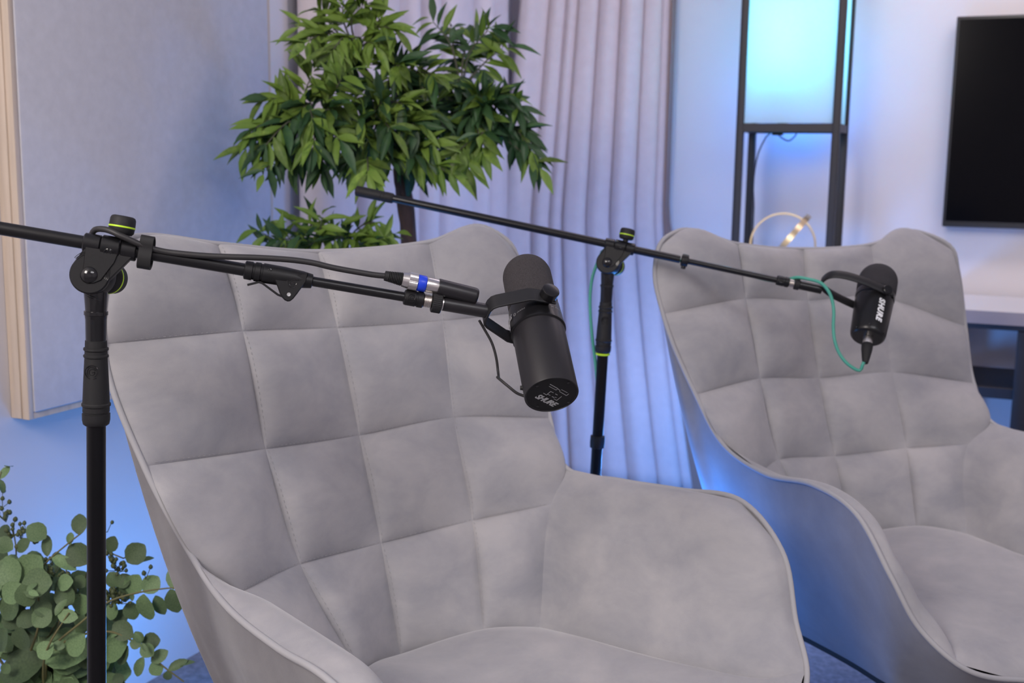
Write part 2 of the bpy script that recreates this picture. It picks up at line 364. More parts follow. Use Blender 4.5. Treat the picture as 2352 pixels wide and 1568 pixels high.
# floor lamp with box shade ----------------------------------------------
LX0, LX1, LY0, LY1 = -0.757, -0.455, 3.45, 3.655
lamp = thing('floor_lamp', ((LX0+LX1)/2, (LY0+LY1)/2, 0), 'tall black-framed shelf floor lamp with glowing pale blue box shade', 'lamp')
P_ = 0.022
for x in (LX0, LX1-P_):
    for y in (LY0, LY1-P_):
        MB().abox((x, y, 0), (x+P_, y+P_, 2.02), 0.002).build('post', 'lamp_black', lamp)
def ring_bars(z, h):
    mb = MB()
    mb.abox((LX0+P_, LY0+0.002, z), (LX1-P_, LY0+P_-0.002, z+h)); mb.abox((LX0+P_, LY1-P_+0.002, z), (LX1-P_, LY1-0.002, z+h))
    mb.abox((LX0+0.002, LY0+P_, z), (LX0+P_-0.002, LY1-P_, z+h)); mb.abox((LX1-P_+0.002, LY0+P_, z), (LX1-0.002, LY1-P_, z+h))
    return mb
ring_bars(1.254, 0.024).build('rail', 'lamp_black', lamp); ring_bars(1.995, 0.024).build('rail', 'lamp_black', lamp)
for z in (0.12, 0.46, 0.79):
    MB().abox((LX0+0.004, LY0+0.004, z), (LX1-0.004, LY1-0.004, z+0.016), 0.002).build('shelf', 'lamp_black', lamp)
sh = ring_bars(0, 0)
e = 0.010
def pane(lo, hi): return MB().abox(lo, hi)
for lo, hi in (((LX0+P_, LY0+e, 1.279), (LX1-P_, LY0+e+0.0015, 1.994)), ((LX0+P_, LY1-e-0.0015, 1.279), (LX1-P_, LY1-e, 1.994)),
               ((LX0+e, LY0+P_, 1.279), (LX0+e+0.0015, LY1-P_, 1.994)), ((LX1-e-0.0015, LY0+P_, 1.279), (LX1-e, LY1-P_, 1.994))):
    pane(lo, hi).build('shade_panel', 'lamp_fabric', lamp, smooth=False)
lx, ly, lz = (LX0+LX1)/2-0.03, (LY0+LY1)/2-0.01, 1.50
mat('bulb_glass', (0.8, 0.9, 1.0), 0.4, emit=(0.08, 0.75, 1.0, 10))
MB().lathe((lx, ly, lz-0.10), (0, 0, 1), [(0, 0.012), (0.03, 0.014), (0.045, 0.022), (0.075, 0.030), (0.10, 0.028), (0.118, 0.016), (0.122, 0.004)], 20).build('bulb', 'bulb_glass', lamp)
MB().lathe((lx, ly, 1.262), (0, 0, 1), [(0, 0.022), (0.01, 0.022), (0.012, 0.016), (lz-0.10-1.262, 0.014)], 16).build('bulb_holder', 'lamp_black', lamp)
MB().box((lx, ly, 1.262), (1, 0, 0), (0, 1, 0), (0, 0, 1), (LX1-LX0)/2-0.024, 0.010, 0.003).build('cross_bar', 'lamp_black', lamp)
point('lamp_bulb_light', (lx, ly-0.0, lz+0.07), LAMP_POWER, (0.06, 0.75, 1.0), 0.035)
MB().tube(spline([(lx-0.02, ly, 1.258), (lx-0.035, ly-0.03, 1.248), (lx-0.060, ly-0.03, 1.20), (lx-0.075, ly-0.02, 1.12), (lx-0.085, LY1-0.06, 1.02), (LX0+0.030, LY1-0.03, 0.95), (LX0+0.026, LY1-0.025, 0.5), (LX0+0.026, LY1-0.02, 0.14)], 50), 0.0022, 8).build('power_cord', 'black_cable', lamp)
MB().tube(spline([(lx-0.01, ly-0.04, 1.252), (lx+0.01, ly-0.05, 1.236), (lx+0.03, ly-0.05, 1.228), (lx+0.045, ly-0.045, 1.240), (lx+0.05, ly-0.03, 1.254)], 24), 0.0022, 8).build('cord_loop', 'black_cable', lamp)
MB().box((lx-0.005, ly-0.045, 1.249), (1, 0, 0), (0, 1, 0), (0, 0, 1), 0.016, 0.008, 0.005, 0.002).build('inline_switch', 'black_plastic', lamp)

# gold ring ornament on the lamp shelf ------------------------------------
gz = 0.8065
orn = thing('ring_ornament', (-0.62, 3.57, gz), 'brushed gold ornament of two crossed rings on the lamp shelf', 'ornament')
def flat_ring(c, n, r, hw, th, m=64):
    n = unit(n); a, b = MB().frame(n); rows = []
    for i in range(m):
        q = 2*math.pi*i/m; d = math.cos(q)*a+math.sin(q)*b
        rows.append([V(c)+d*(r+th*x)+n*hw*y for x, y in ((-1, -1), (1, -1), (1, 1), (-1, 1))])
    return MB().grid(rows, close_u=True, close_v=True)
flat_ring((-0.622, 3.57, gz+0.1045), (0.22, -0.96, 0.15), 0.098, 0.009, 0.0025).build('ring', 'gold', orn)
flat_ring(at(1802, 560, 3.36), CX*.74-CY*.64+CZ*.12, 0.107, 0.0085, 0.0025).build('ring', 'gold', orn)
MB().lathe((-0.620, 3.57, gz), (0, 0, 1), [(0, .03), (.004, .03), (.006, .026), (.0075, .008), (.028, .005)], 28).build('foot', 'gold', orn)

# television and its table -------------------------------------------------
tvx0, tvx1, tvz0, tvz1, tvy = -0.174, 0.955, 0.976, 1.606, 3.78
tv = thing('television', ((tvx0+tvx1)/2, WY-0.005, tvz0), 'large black flat television hung on the back wall', 'television')
MB().abox((tvx0, tvy, tvz0), (tvx1, tvy+0.045, tvz1), 0.003).build('casing', 'tv_bezel', tv)
MB().abox((tvx0+0.009, tvy-0.0015, tvz0+0.018), (tvx1-0.009, tvy+0.001, tvz1-0.009)).build('screen', 'tv_screen', tv, smooth=False)
MB().abox((tvx0+0.004, tvy-0.004, tvz0), (tvx1-0.004, tvy+0.0, tvz0+0.013), 0.0015).build('lower_bezel', 'tv_bezel', tv)
MB().abox((0.18, tvy+0.045, 1.15), (0.60, WY-0.001, 1.45)).build('wall_bracket', 'tv_bezel', tv)
tb = thing('tv_table', (0.5, 3.6, 0), 'white-topped low media table with black frame below the television', 'table')
MB().abox((-0.17, 3.40, 0.728), (1.25, 3.82, 0.765), 0.003).build('table_top', 'white_laminate', tb)
MB().abox((-0.15, 3.415, 0.712), (1.23, 3.805, 0.727), 0.002).build('under_frame', 'lamp_black', tb)
MB().abox((-0.17, 3.396, 0.7285), (1.25, 3.3995, 0.7645)).build('edge_shade_strip', 'edge_shade', tb, label='front edge with shade painted in')  # thin darker strip painting the shade on the tabletop's front face
for x in (-0.15, 0.060, 1.18):
    MB().abox((x, 3.415, 0.0), (x+0.05, 3.465, 0.711), 0.003).build('leg', 'lamp_black', tb)
for x in (-0.15, 1.18):
    MB().abox((x, 3.755, 0.0), (x+0.05, 3.805, 0.711), 0.003).build('leg', 'lamp_black', tb)
MB().abox((-0.15, 3.43, 0.515), (1.23, 3.79, 0.546), 0.003).build('lower_shelf', 'lamp_black', tb)

# ------------------------------------------------------------------ armchairs
NSUB = 22
def rim_roll(f, k=0.30):
    f = np.clip(f, 0, 1)
    return np.where(f < k, np.sqrt(np.clip(1-(1-f/k)**2, 0, 1)), np.clip(1-((f-k)/(1-k))**2.4, 0, 1)**0.85)
def pillow(f): return np.clip(4*f*(1-f), 0, 1)**0.72
def normals(P):
    du = np.gradient(P, axis=0); dv = np.gradient(P, axis=1); n = np.cross(du, dv)
    return n/np.maximum(np.linalg.norm(n, axis=2, keepdims=True), 1e-9)

def make_chair(idx, label):
    px, py, th, pz = POSES[idx]; K = {k: V(v)+V([0, 0, pz]) for k, v in CHAIR_PTS[idx].items()}
    t = thing('armchair', (px, py, 0), label, 'chair', 'grey quilted armchairs', th)
    K['F0'] = V([0, -0.425, 0.335+pz])
    rows = [[K['KL'], K['TAL'], K['T0'], K['TAR'], K['KR']]]
    for r in '1234': rows.append([K['E'+r+'L'], K['A'+r+'L'], K['B'+r], K['A'+r+'R'], K['E'+r+'R']])
    G = np.array(rows)                                  # rows (v) x cols (u)
    rowc = [Curve([0, 1, 2, 3, 4], G[i]) for i in range(5)]
    top = Curve([0, .25, 1, 2, 3, 3.75, 4], [K[k] for k in ('KL', 'TCL', 'TAL', 'T0', 'TAR', 'TCR', 'KR')])
    side = {s: Curve([0, .33, 1, 2, 2.55, 3, 4], [K[k+s] for k in ('K', 'TE', 'E1', 'E2', 'J', 'E3', 'E4')]) for s in 'LR'}
    def base(u, v):
        """u, v 1-D arrays -> points [u, v]"""
        rows_u = np.array([c(u) for c in rowc])         # 5 x nu x 3
        P = np.zeros((len(u), len(v), 3))
        for i in range(len(u)): P[i] = Curve([0, 1, 2, 3, 4], rows_u[:, i])(v)
        dT = top(u) - rowc[0](u); fT = np.clip(1-v, 0, 1)**2
        P += dT[:, None, :]*fT[None, :, None]
        for s, edge in (('L', 0.0), ('R', 4.0)):
            c = Curve([0, 1, 2, 3, 4], np.array([r[0 if s == 'L' else 4] for r in G]))
            dS = side[s](v) - c(v); f = np.clip(1-np.abs(u-edge), 0, 1)**2
            P += f[:, None, None]*dS[None, :, :]
        return P
    eps = 1e-3
    def surf(u, v, extra=0.0):
        P = base(u, v); Pu = base(np.clip(u+eps, 0, 4), v)-base(np.clip(u-eps, 0, 4), v); Pv = base(u, np.clip(v+eps, 0, 4))-base(u, np.clip(v-eps, 0, 4))
        n = np.cross(Pu, Pv); n /= np.maximum(np.linalg.norm(n, axis=2, keepdims=True), 1e-12)
        if n[len(u)//2, len(v)//2, 1] > 0: n = -n
        U, W = np.meshgrid(u, v, indexing='ij')
        cu = np.clip(np.floor(U+1e-9), 0, 3); cv = np.clip(np.floor(W+1e-9), 0, 3)
        if len(u) > 1:                                   # whole-cell grids: keep the end samples in the same cell
            cu[:] = np.clip(np.floor((u[0]+u[-1])/2), 0, 3) if u[-1]-u[0] <= 1.0001 else cu
        if len(v) > 1: cv[:] = np.clip(np.floor((v[0]+v[-1])/2), 0, 3) if v[-1]-v[0] <= 1.0001 else cv
        fu, fv = U-cu, W-cv
        rimw = np.clip((2.75-W)/0.5, 0, 1)
        X = np.where(fu < .2, rim_roll(fu, .2), 1-((np.clip(fu, .2, 1)-.2)/.8)**2.2); X = np.where(cu == 0, rim_roll(fu, .42)*rimw+X*(1-rimw), X); X = np.where(cu == 3, rim_roll(1-fu)*rimw+X*(1-rimw), X)
        Y = pillow(fv); Y = np.where(cv == 0, rim_roll(fv, .34), Y)
        amp = 0.021 + np.where((cu == 0) | (cu == 3), 0.003*rimw, 0) + np.where(cv == 0, 0.004, 0)
        h = amp*X*Y
        return P + n*(h+extra)[:, :, None] if np.ndim(extra) else P + n*(h+extra)[:, :, None]
    # backing board, then one quilted panel per cell, sewn along the seams
    uu = np.linspace(0.12, 3.88, 40); vv = np.linspace(0.12, 3.95, 40)
    P = base(uu, vv); n = normals(P)
    if n[20, 20, 1] > 0: n = -n
    back = MB().grid(P - n*0.010).build('backrest', 'backing_board', t, local=True, angle=80)
    s_ = np.linspace(0, 1, NSUB); ss = 0.5-0.5*np.cos(np.pi*s_)
    for i in range(4):
        for j in range(4):
            Q = surf(i+ss, j+ss)
            o = MB().grid(Q[:, ::-1]).build('quilted_panel', 'suede', back, local=True, angle=80)
    # stitches
    sb = MB()
    def stitch(u, v, du, dv, ou, ov):
        """a run of stitches along the seam starting at (u, v)"""
        n_ = 400; q = np.linspace(0, 1, n_); line = np.array([base(np.array([u+du*a]), np.array([v+dv*a]))[0, 0] for a in q[::20]])
        L = np.sum(np.linalg.norm(np.diff(line, axis=0), axis=1)); k = int(L/0.0075)
        for a in range(k):
            f0, f1 = (a+0.25)/k, (a+0.7)/k
            A = surf(np.array([u+du*f0+ou]), np.array([v+dv*f0+ov]), 0.0003)[0, 0]; B = surf(np.array([u+du*f1+ou]), np.array([v+dv*f1+ov]), 0.0003)[0, 0]
            sb.box((A+B)/2, B-A, np.cross(B-A, (0, -1, 0.2)), (0, -1, 0.2), np.linalg.norm(B-A)/2, 0.0004, 0.0003)
    if idx == 0:
        for i in (1, 2, 3): stitch(i, 0.03, 0, 3.9, 0.014, 0)
        for j in (1, 2, 3): stitch(0.06, j, 3.88, 0, 0, -0.014)
        sb.build('stitching', 'thread', t, local=True, smooth=False, kind='stuff')
    # arms -----------------------------------------------------------
    crease = {}
    for s, sg in (('R', 1), ('L', -1)):
        tc = Curve([0, .25, .55, .85, 1], [K['J'+s], K['R1'+s], K['R2'+s], K['R3'+s], K['R3'+s]*0.75+K['R4'+s]*0.25])
        topc = spline([K['J'+s], K['R1'+s], K['R2'+s], K['R3'+s]], 41)
        front = spline([K['R3'+s], K['R4'+s], K['R5'+s], K['R6'+s]], 41)
        E4, R6 = K['E4'+s], K['R6'+s]
        bot = spline([E4, V([0.212*sg, -0.10, 0.375+pz]), V([0.242*sg, -0.24, 0.380+pz]), V([0.285*sg, -0.34, 0.386+pz]), R6], 41)
        D = side[s](np.linspace(2.55, 4, 41)); crease[s] = bot
        a = np.linspace(0, 1, 41); S, T = np.meshgrid(a, a, indexing='ij'); S = S[..., None]; T = T[..., None]
        C0 = (1-T)*topc[:, None]+T*bot[:, None]; C1 = (1-S)*D[None]+S*front[None]
        Bl = (1-S)*(1-T)*topc[0]+S*(1-T)*topc[-1]+(1-S)*T*bot[0]+S*T*bot[-1]
        P = C0+C1-Bl; n = normals(P)
        if n[20, 20, 0]*sg > 0: n = -n
        Sx, Tx = S[..., 0], T[..., 0]
        X = np.clip(rim_roll(1-Sx, 0.22), 0, 1); X = X*(1-np.clip(1-Sx/0.30, 0, 1)**2.2)**0.9
        Y = np.where(Tx < 0.3, np.sqrt(np.clip(1-(1-Tx/0.3)**2, 0, 1)), np.clip(1-((Tx-.3)/.7)**2.2, 0, 1)**0.7)
        P = P + n*(0.032*X*Y)[..., None] + np.array([0, 0, 1])*(0.010*X*np.exp(-((Tx-.18)/.15)**2))[..., None]
        P = P + n*(0.0025*np.sin(9*Sx+14*Tx)*np.sin(7*Tx+2)*X*Y)[..., None]
        MB().grid(P if sg > 0 else P[:, ::-1]).build('armrest', 'suede', t, local=True, angle=80)
    # seat ------------------------------------------------------------
    backc = spline([K['E4L'], K['A4L'], K['B4'], K['A4R'], K['E4R']], 41)
    frontc = spline([K['R6L'], K['R7L'], K['F0'], K['R7R'], K['R6R']], 41)
    a = np.linspace(0, 1, 41); S, T = np.meshgrid(a, a, indexing='ij'); S = S[..., None]; T = T[..., None]
    cl_, cr_ = crease['L'], crease['R']
    C0 = (1-T)*backc[:, None]+T*frontc[:, None]; C1 = (1-S)*cl_[None]+S*cr_[None]
    Bl = (1-S)*(1-T)*backc[0]+S*(1-T)*backc[-1]+(1-S)*T*frontc[0]+S*T*frontc[-1]
    P = C0+C1-Bl; Sx, Tx = S[..., 0], T[..., 0]
    hh = 0.042*(pillow(Sx)**0.8)*np.where(Tx > 0.75, np.sqrt(np.clip(1-((Tx-.75)/.25)**2, 0, 1)), np.clip(Tx/0.25, 0, 1)**0.5)
    P = P + np.array([0, 0, 1])*hh[..., None]
    MB().grid(P).build('seat', 'suede', t, local=True, angle=80)
    # piping around the whole rim -----------------------------------------
    order = ['F0', 'R7R', 'R6R', 'R5R', 'R4R', 'R3R', 'R2R', 'R1R', 'JR', 'E2R', 'E1R', 'TER', 'KR', 'TCR', 'TAR', 'T0', 'TAL', 'TCL', 'KL', 'TEL', 'E1L', 'E2L', 'JL', 'R1L', 'R2L', 'R3L', 'R4L', 'R5L', 'R6L', 'R7L']
    rim = spline([K[k] for k in order], 300, closed=True)
    rim_out = [p + unit([p[0], p[1]*0.8, 0.0])*0.0022 for p in rim]
    MB().tube(rim_out, 0.0043, 10, closed=True).build('piping', 'piping', t, local=True, angle=80)
    # outer shell -------------------------------------------------------
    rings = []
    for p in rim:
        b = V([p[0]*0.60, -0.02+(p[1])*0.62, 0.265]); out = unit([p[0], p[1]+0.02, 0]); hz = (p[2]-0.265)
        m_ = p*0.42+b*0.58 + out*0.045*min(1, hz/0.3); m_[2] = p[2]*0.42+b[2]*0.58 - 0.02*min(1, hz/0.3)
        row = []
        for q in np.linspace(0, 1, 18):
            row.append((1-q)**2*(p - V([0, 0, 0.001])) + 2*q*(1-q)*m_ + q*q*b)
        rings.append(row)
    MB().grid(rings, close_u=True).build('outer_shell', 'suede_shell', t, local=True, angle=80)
    bb = MB(); base_ring = [r[-1] for r in rings][::4]
    bb.prism([p+V([0, 0, -0.004]) for p in base_ring], (0, 0, 1), 0.006).build('base_plate', 'leg_metal', t, local=True)
    for sx in (-1, 1):
        for sy in (-1, 1):
            top_ = V([sx*0.15, sy*0.13-0.02, 0.26]); bt = V([sx*0.24, sy*0.22-0.02, 0.0])
            MB().tube([top_, (top_+bt)/2, bt], [0.014, 0.012, 0.009], 12).build('leg', 'leg_metal', t, local=True)
    return t
make_chair(0, 'nearer grey quilted armchair, at the centre behind the thicker microphone')
make_chair(1, 'farther grey quilted armchair, beneath the microphone with the teal cable')

# ------------------------------------------------------------------ boom stands
def boom_stand(D, b, label, tail, clutch0, thin_end, pole_px, cup_ring=False, low_collar=None, tail_grip=True, lever=True):
    """D: centre of the swivel disc; b: boom direction; all measures in metres in the frame (b along boom, v up, n to the front)."""
    b = unit(b); n = unit(CZ - b*np.dot(CZ, b)); v = np.cross(n, b)
    if v[2] < 0: v = -v
    def Q(x, y, z=0.0): return V(D)+b*x+v*y+n*z
    hb = 0.0343
    # pole line
    T = V(D) - n*0.016 + CX*pole_px[0]; L = 0.6
    Bp = T - V([0, 0, L])
    c = (Bp-CAM) @ R; px = 1176+FPX*c[0]/-c[2]; py = 784-FPX*c[1]/-c[2]
    dirn = unit(V([0, 0, -L]) + CX*pole_px[1])
    zt = T[2]
    foot = T + dirn*(zt/-dirn[2])
    t = thing('microphone_boom_stand', (foot[0], foot[1], 0), label, 'stand', 'black microphone boom stands')
    # swivel head
    def teardrop(r, top_hw, y_top, bx):
        pts = [Q(r*math.cos(a), r*math.sin(a)) for a in np.linspace(math.radians(150), math.radians(360-8), 26)]
        pts += [Q(bx+top_hw, y_top-0.006), Q(bx+top_hw-0.002, y_top), Q(bx-top_hw+0.002, y_top), Q(bx-top_hw, y_top-0.006)]
        return pts
    head = MB().prism(teardrop(0.0212, 0.026, hb+0.001, 0.0165), n, 0.0085, 0.0016).build('swivel_joint', 'black_plastic', t, angle=30)
    MB().prism([Q(-.0085, hb-.004, .0085), Q(.0265, hb-.004, .0085), Q(.0240, hb-.016, .0085), Q(.0130, -.004, .0085), Q(.006, -.0085, .0085), Q(-.001, -.010, .0085), Q(-.0065, -.0075, .0085), Q(-.0085, -.001, .0085), Q(-.0075, .008, .0085)], n, .0016, .0008).build('raised_web', 'black_plastic', head)
    kb = unit(-n + b*0.42)
    mb = MB().lathe(Q(0, 0, -0.0060), kb, [(0, .020), (.002, .0212), (.016, .0212), (.018, .020)], 40)
    mb.build('rear_swivel_plate', 'black_plastic', t)
    MB().lathe(Q(0, 0, 0.0083), n, [(0, .0098), (.0012, .0095), (.003, .0080), (.0045, .0055), (.0053, .0025), (.0055, .0003)], 28).build('pivot_cap', 'black_gloss', t, label='glossy domed pivot cap')
    rib = MB()
    for k in range(3):
        rr = 0.0165+0.0016*k
        rib.tube([Q(rr*math.cos(a)-.001, rr*math.sin(a)+.006, 0.0088) for a in np.linspace(math.radians(100), math.radians(150), 12)], 0.00035, 5)
        rib.tube([Q(0.001+rr*math.cos(a), 0.004+rr*math.sin(a), 0.0088) for a in np.linspace(math.radians(-20), math.radians(42), 12)], 0.00035, 5)
    rib.build('raised_ribs', 'black_gloss', t)
    # boom holder of three collars
    mb = MB()
    for x0_, x1_, r_ in ((-0.0125, 0.006, .0112), (0.0065, 0.027, .0124), (0.0275, 0.0445, .0114)):
        mb.lathe(Q(x0_, hb, 0), b, [(0, r_-.0012), (.0012, r_), (x1_-x0_-.0012, r_), (x1_-x0_, r_-.0012)], 36)
    mb.build('boom_holder', 'black_steel', t)
    def emblem(c, ax, ay, az, r):
        e = MB(); e.tube([c+r*(math.cos(a)*ax+math.sin(a)*ay) for a in np.linspace(0.5, 5.4, 24)], r*0.07, 5)
        e.tube([c+0.74*r*(math.cos(a)*ax+math.sin(a)*ay) for a in np.linspace(0, 6.283, 24)[:-1]], r*0.05, 5, closed=True)
        e.tube([c+r*(x*ax+y*ay) for x, y in ((0.55, 0.35), (0.1, 0.5), (-0.3, 0.3), (-0.42, -0.1), (-0.2, -0.42), (0.2, -0.42), (0.42, -0.12), (0.40, 0.08), (0.02, -0.05))], r*0.07, 5)
        return e
    emblem(Q(0.0165, hb-0.0072, 0.0104), b, unit(v*.85+n*.5), unit(n*.85-v*.5), 0.0052).build('emblem', 'black_gloss', t)
    # height knob with lime ring
    kx, ky = 0.0245, hb+0.0078
    kn = MB().lathe(Q(kx, ky, 0), v, [(0, .005), (.007, .005), (.008, .0115), (.0105, .0137), (.0155, .0141), (.0156, .0134), (.0172, .0134), (.0173, .0142), (.025, .0138), (.0275, .0126), (.0285, .0105), (.0287, .002)], 40).build('clamp_knob', 'black_rubber', t)
    MB().lathe(Q(kx, ky+0.0152, 0), v, [(0, .0140), (.0004, .0145), (.0018, .0145), (.0022, .0140)], 40).build('lime_ring', 'lime', kn, label='lime green ring')
    kn = MB().lathe(Q(0, 0, -0.0060)+kb*.017, kb, [(0, .0085), (.010, .0085), (.011, .015), (.014, .0175), (.019, .018), (.0192, .0172), (.0208, .0172), (.021, .018), (.031, .0172), (.033, .0155), (.0333, .002)], 40).build('swivel_knob', 'black_rubber', t)
    MB().lathe(Q(0, 0, -0.0060)+kb*(.017+0.0190), kb, [(0, .0179), (.0004, .0184), (.0018, .0184), (.0022, .0179)], 40).build('lime_ring', 'lime', kn, label='lime green ring')
    # boom tubes
    MB().lathe(Q(-tail, hb, 0), b, [(0, .0074), (tail+clutch0+0.01, .0074)], 28).build('boom_tube', 'black_steel', t)
    if tail_grip:
        MB().lathe(Q(-tail-0.004, hb, 0), b, [(0, .0075), (.001, .0092), (.003, .0100), (.050, .0100), (.0505, .0094), (.052, .0094), (.0525, .0100), (.056, .0100), (.0565, .0094), (.058, .0094), (.0585, .0100), (.072, .0098), (.0745, .0086)], 32).build('end_grip', 'black_rubber', t)
    MB().lathe(Q(clutch0+0.02, hb, 0), b, [(0, .0057), (thin_end-clutch0-0.02+0.004, .0057)], 28).build('boom_extension_tube', 'black_steel', t)
    if not lever:
        MB().lathe(Q(clutch0+.012, hb, 0), b, [(0, .0076), (.001, .0112), (.004, .0118), (.010, .0118), (.013, .0112), (.014, .0062)], 32).build('locking_collar', 'black_plastic', t)
        MB().lathe(Q(clutch0+.019, hb-.010, 0), -v, [(0, .004), (.004, .0046), (.006, .004), (.0065, .001)], 16).build('collar_screw', 'black_plastic', t)
    else:
        c0 = clutch0
        cl_ = MB().lathe(Q(c0, hb, 0), b, [(0, .0084), (.001, .0106), (.009, .0108), (.0095, .0098), (.0115, .0098), (.012, .0110), (.018, .0112), (.0185, .0102), (.0205, .0102), (.021, .0114), (.045, .0112), (.066, .0098), (.077, .0082), (.0778, .006)], 36).build('clutch_sleeve', 'black_plastic', t)
        tri = [(.0335, -.003), (.052, .002), (.0710, .0085), (.0705, -.001), (.0685, -.0054), (.0628, -.0170), (.0590, -.0238), (.0562, -.0268), (.0535, -.0277), (.0500, -.0268), (.0470, -.0245), (.0435, -.0203), (.0390, -.0120)]
        MB().prism([Q(c0+x, hb+y) for x, y in tri], n, 0.0098, 0.0015).build('clutch_bracket', 'black_plastic', cl_, angle=30)
        lev = MB().strip([Q(c0+.0500, hb-.0235), Q(c0+.0415, hb-.0218), (Q(c0+.0225, hb-.0118)), Q(c0+.018, hb-.0112), Q(c0+.0062, hb-.0165)], n, 0.0062, 0.0024)
        lev.build('clutch_lever', 'black_plastic', cl_, angle=30)
        emblem(Q(c0+.0555, hb-.0050, 0.0099), b, v, n, 0.0062).build('emblem', 'black_gloss', cl_)
        MB().lathe(Q(c0+.0535, hb-.0195, 0.0096), n, [(0, .0022), (.0008, .0022), (.001, .0018), (.0005, .0010), (.0004, .0001)], 16).build('screw', 'grey_print', cl_, label='small grey screw')
        MB().lathe(Q(c0+.0285, hb+.004, 0.0100), n, [(0, .0021), (.0008, .0020), (.0010, .0013), (.0002, .0012), (.0001, .0001)], 14).build('screw_hole', 'black_gloss', cl_)
    # end coupling and thread
    MB().lathe(Q(thin_end, hb, 0), b, [(0, .0062), (.001, .0088), (.003, .0093), (.014, .0094), (.0145, .0088), (.0160, .0088), (.0165, .0096), (.0225, .0096), (.0235, .0086)], 36).build('end_coupling', 'black_plastic', t)
    emblem(Q(thin_end+.0085, hb, 0.0094), b, v, n, 0.0046).build('emblem', 'black_gloss', t)
    th = MB(); pr = [(0, .006)]
    for k in range(7): pr += [(.001+k*.0014, .0072), (.0017+k*.0014, .0082)]
    pr += [(.0115, .0068), (.020, .0068)]
    th.lathe(Q(thin_end+.0225, hb, 0), b, pr, 28).build('steel_thread', 'nickel', t, label='silver threaded tip')
    # pole: neck, grip sleeve and tube
    def PP(s): return T + dirn*s
    pn0 = unit(CZ - dirn*np.dot(CZ, dirn)); pb0 = unit(np.cross(dirn, pn0))
    if np.dot(pb0, CX) < 0: pb0 = -pb0
    MB().lathe(PP(0.004), dirn, [(0, .010), (.012, .0128), (.016, .0130), (.030, .0120), (.036, .0116), (.0365, .0131), (.0405, .0131), (.041, .0122), (.044, .0119), (.046, .0116), (.069, .0113), (.072, .0110)], 36).build('neck', 'black_gloss', t)
    nl_ = MB()
    for q_ in (0, .0022):
        nl_.tube([PP(.022+q_+.004*x_)+pn0*(.0129*math.cos(x_))+pb0*(.0129*math.sin(x_)) for x_ in np.linspace(-.75, .75, 12)], .00035, 5)
    nl_.build('neck_ribs', 'black_gloss', t)
    MB().lathe(PP(0.073), dirn, [(0, .0105), (.001, .0118), (.006, .0120), (.0085, .0120), (.0095, .0136), (.0115, .0138), (.013, .0124), (.0165, .0124), (.0178, .0138), (.0195, .0138), (.0208, .0126), (.050, .0140), (.0725, .0148), (.0738, .0160), (.0760, .0160), (.0775, .0148), (.083, .0148), (.0835, .0139), (.0850, .0139), (.0855, .0154), (.093, .0153), (.0975, .0143), (.099, .0125), (.0991, .011)], 40).build('grip_sleeve', 'black_rubber', t)
    pn = unit(CZ - dirn*np.dot(CZ, dirn)); pb = unit(np.cross(dirn, pn))
    if np.dot(pb, CX) < 0: pb = -pb
    emblem(PP(0.1085)+pn*0.0131, pb, -dirn, pn, 0.0078).build('emblem', 'black_gloss', t)
    MB().lathe(PP(0.168), dirn, [(0, .0106), (zt/-dirn[2]-0.168-0.02, .0106)], 32).build('upright_tube', 'tube_black', t)
    if cup_ring:
        MB().lathe(PP(0.1725), dirn, [(0, .0120), (.0005, .0138), (.0035, .0138), (.004, .0120)], 32).build('lime_ring', 'lime', t, label='lime green ring')
    if low_collar:
        MB().lathe(PP(low_collar), dirn, [(0, .0110), (.001, .0140), (.012, .0146), (.024, .0140), (.025, .0110)], 32).build('tube_collar', 'black_plastic', t)
    MB().lathe((foot[0], foot[1], 0), (0, 0, 1), [(0, .128), (.004, .130), (.010, .130), (.014, .127), (.016, .115), (.019, .022), (.045, .019), (.046, .012)], 64).build('round_base', 'black_steel', t)
    return dict(t=t, Q=Q, b=b, v=v, n=n, hb=hb, PP=PP, D=V(D), dirn=dirn)

# ---- near microphone frame first (the boom aims at it)
def camdir(x, y, z): return unit(R @ V([x, y, z]))
th1 = math.radians(50)
a1 = camdir(math.sin(th1)*0.187/1.0173, -math.sin(th1)*1/1.0173, math.cos(th1))     # towards the rear end plate
P1 = at(1267, 907, 1.30)
p1 = camdir(.34, .69, .63); p1 = unit(p1 - a1*np.dot(p1, a1)); m1 = unit(np.cross(a1, p1))
u1 = -a1
yc = P1 + u1*0.1185                                  # yoke pivot centre
E1 = yc + m1*0.0635
L0 = at(0, 524, 1.24); bdir = unit(E1 - L0)
n_ = unit(CZ - bdir*np.dot(CZ, bdir)); v_ = np.cross(n_, bdir)
def on_boom(px):
    lo, hi = -0.3, 1.2
    for _ in range(50):
        mid = (lo+hi)/2; q = L0+(E1-L0)*mid; c = (q-CAM) @ R
        if 1176+FPX*c[0]/-c[2] < px: lo = mid
        else: hi = mid
    return L0+(E1-L0)*lo
D1 = on_boom(219.5) - v_*0.0343
def blen(px): return float(np.dot(on_boom(px)-D1, bdir))
S1 = boom_stand(D1, bdir, 'nearer black boom stand at the left, its boom crossing in front of the armchair', 0.62, blen(561), blen(927), (0.0035, -0.024))
def B1(px, py, off=0.0):
    """point on the plane of the near boom seen at px, py, moved off towards the front"""
    return onplane(px, py, L0, n_) + n_*off

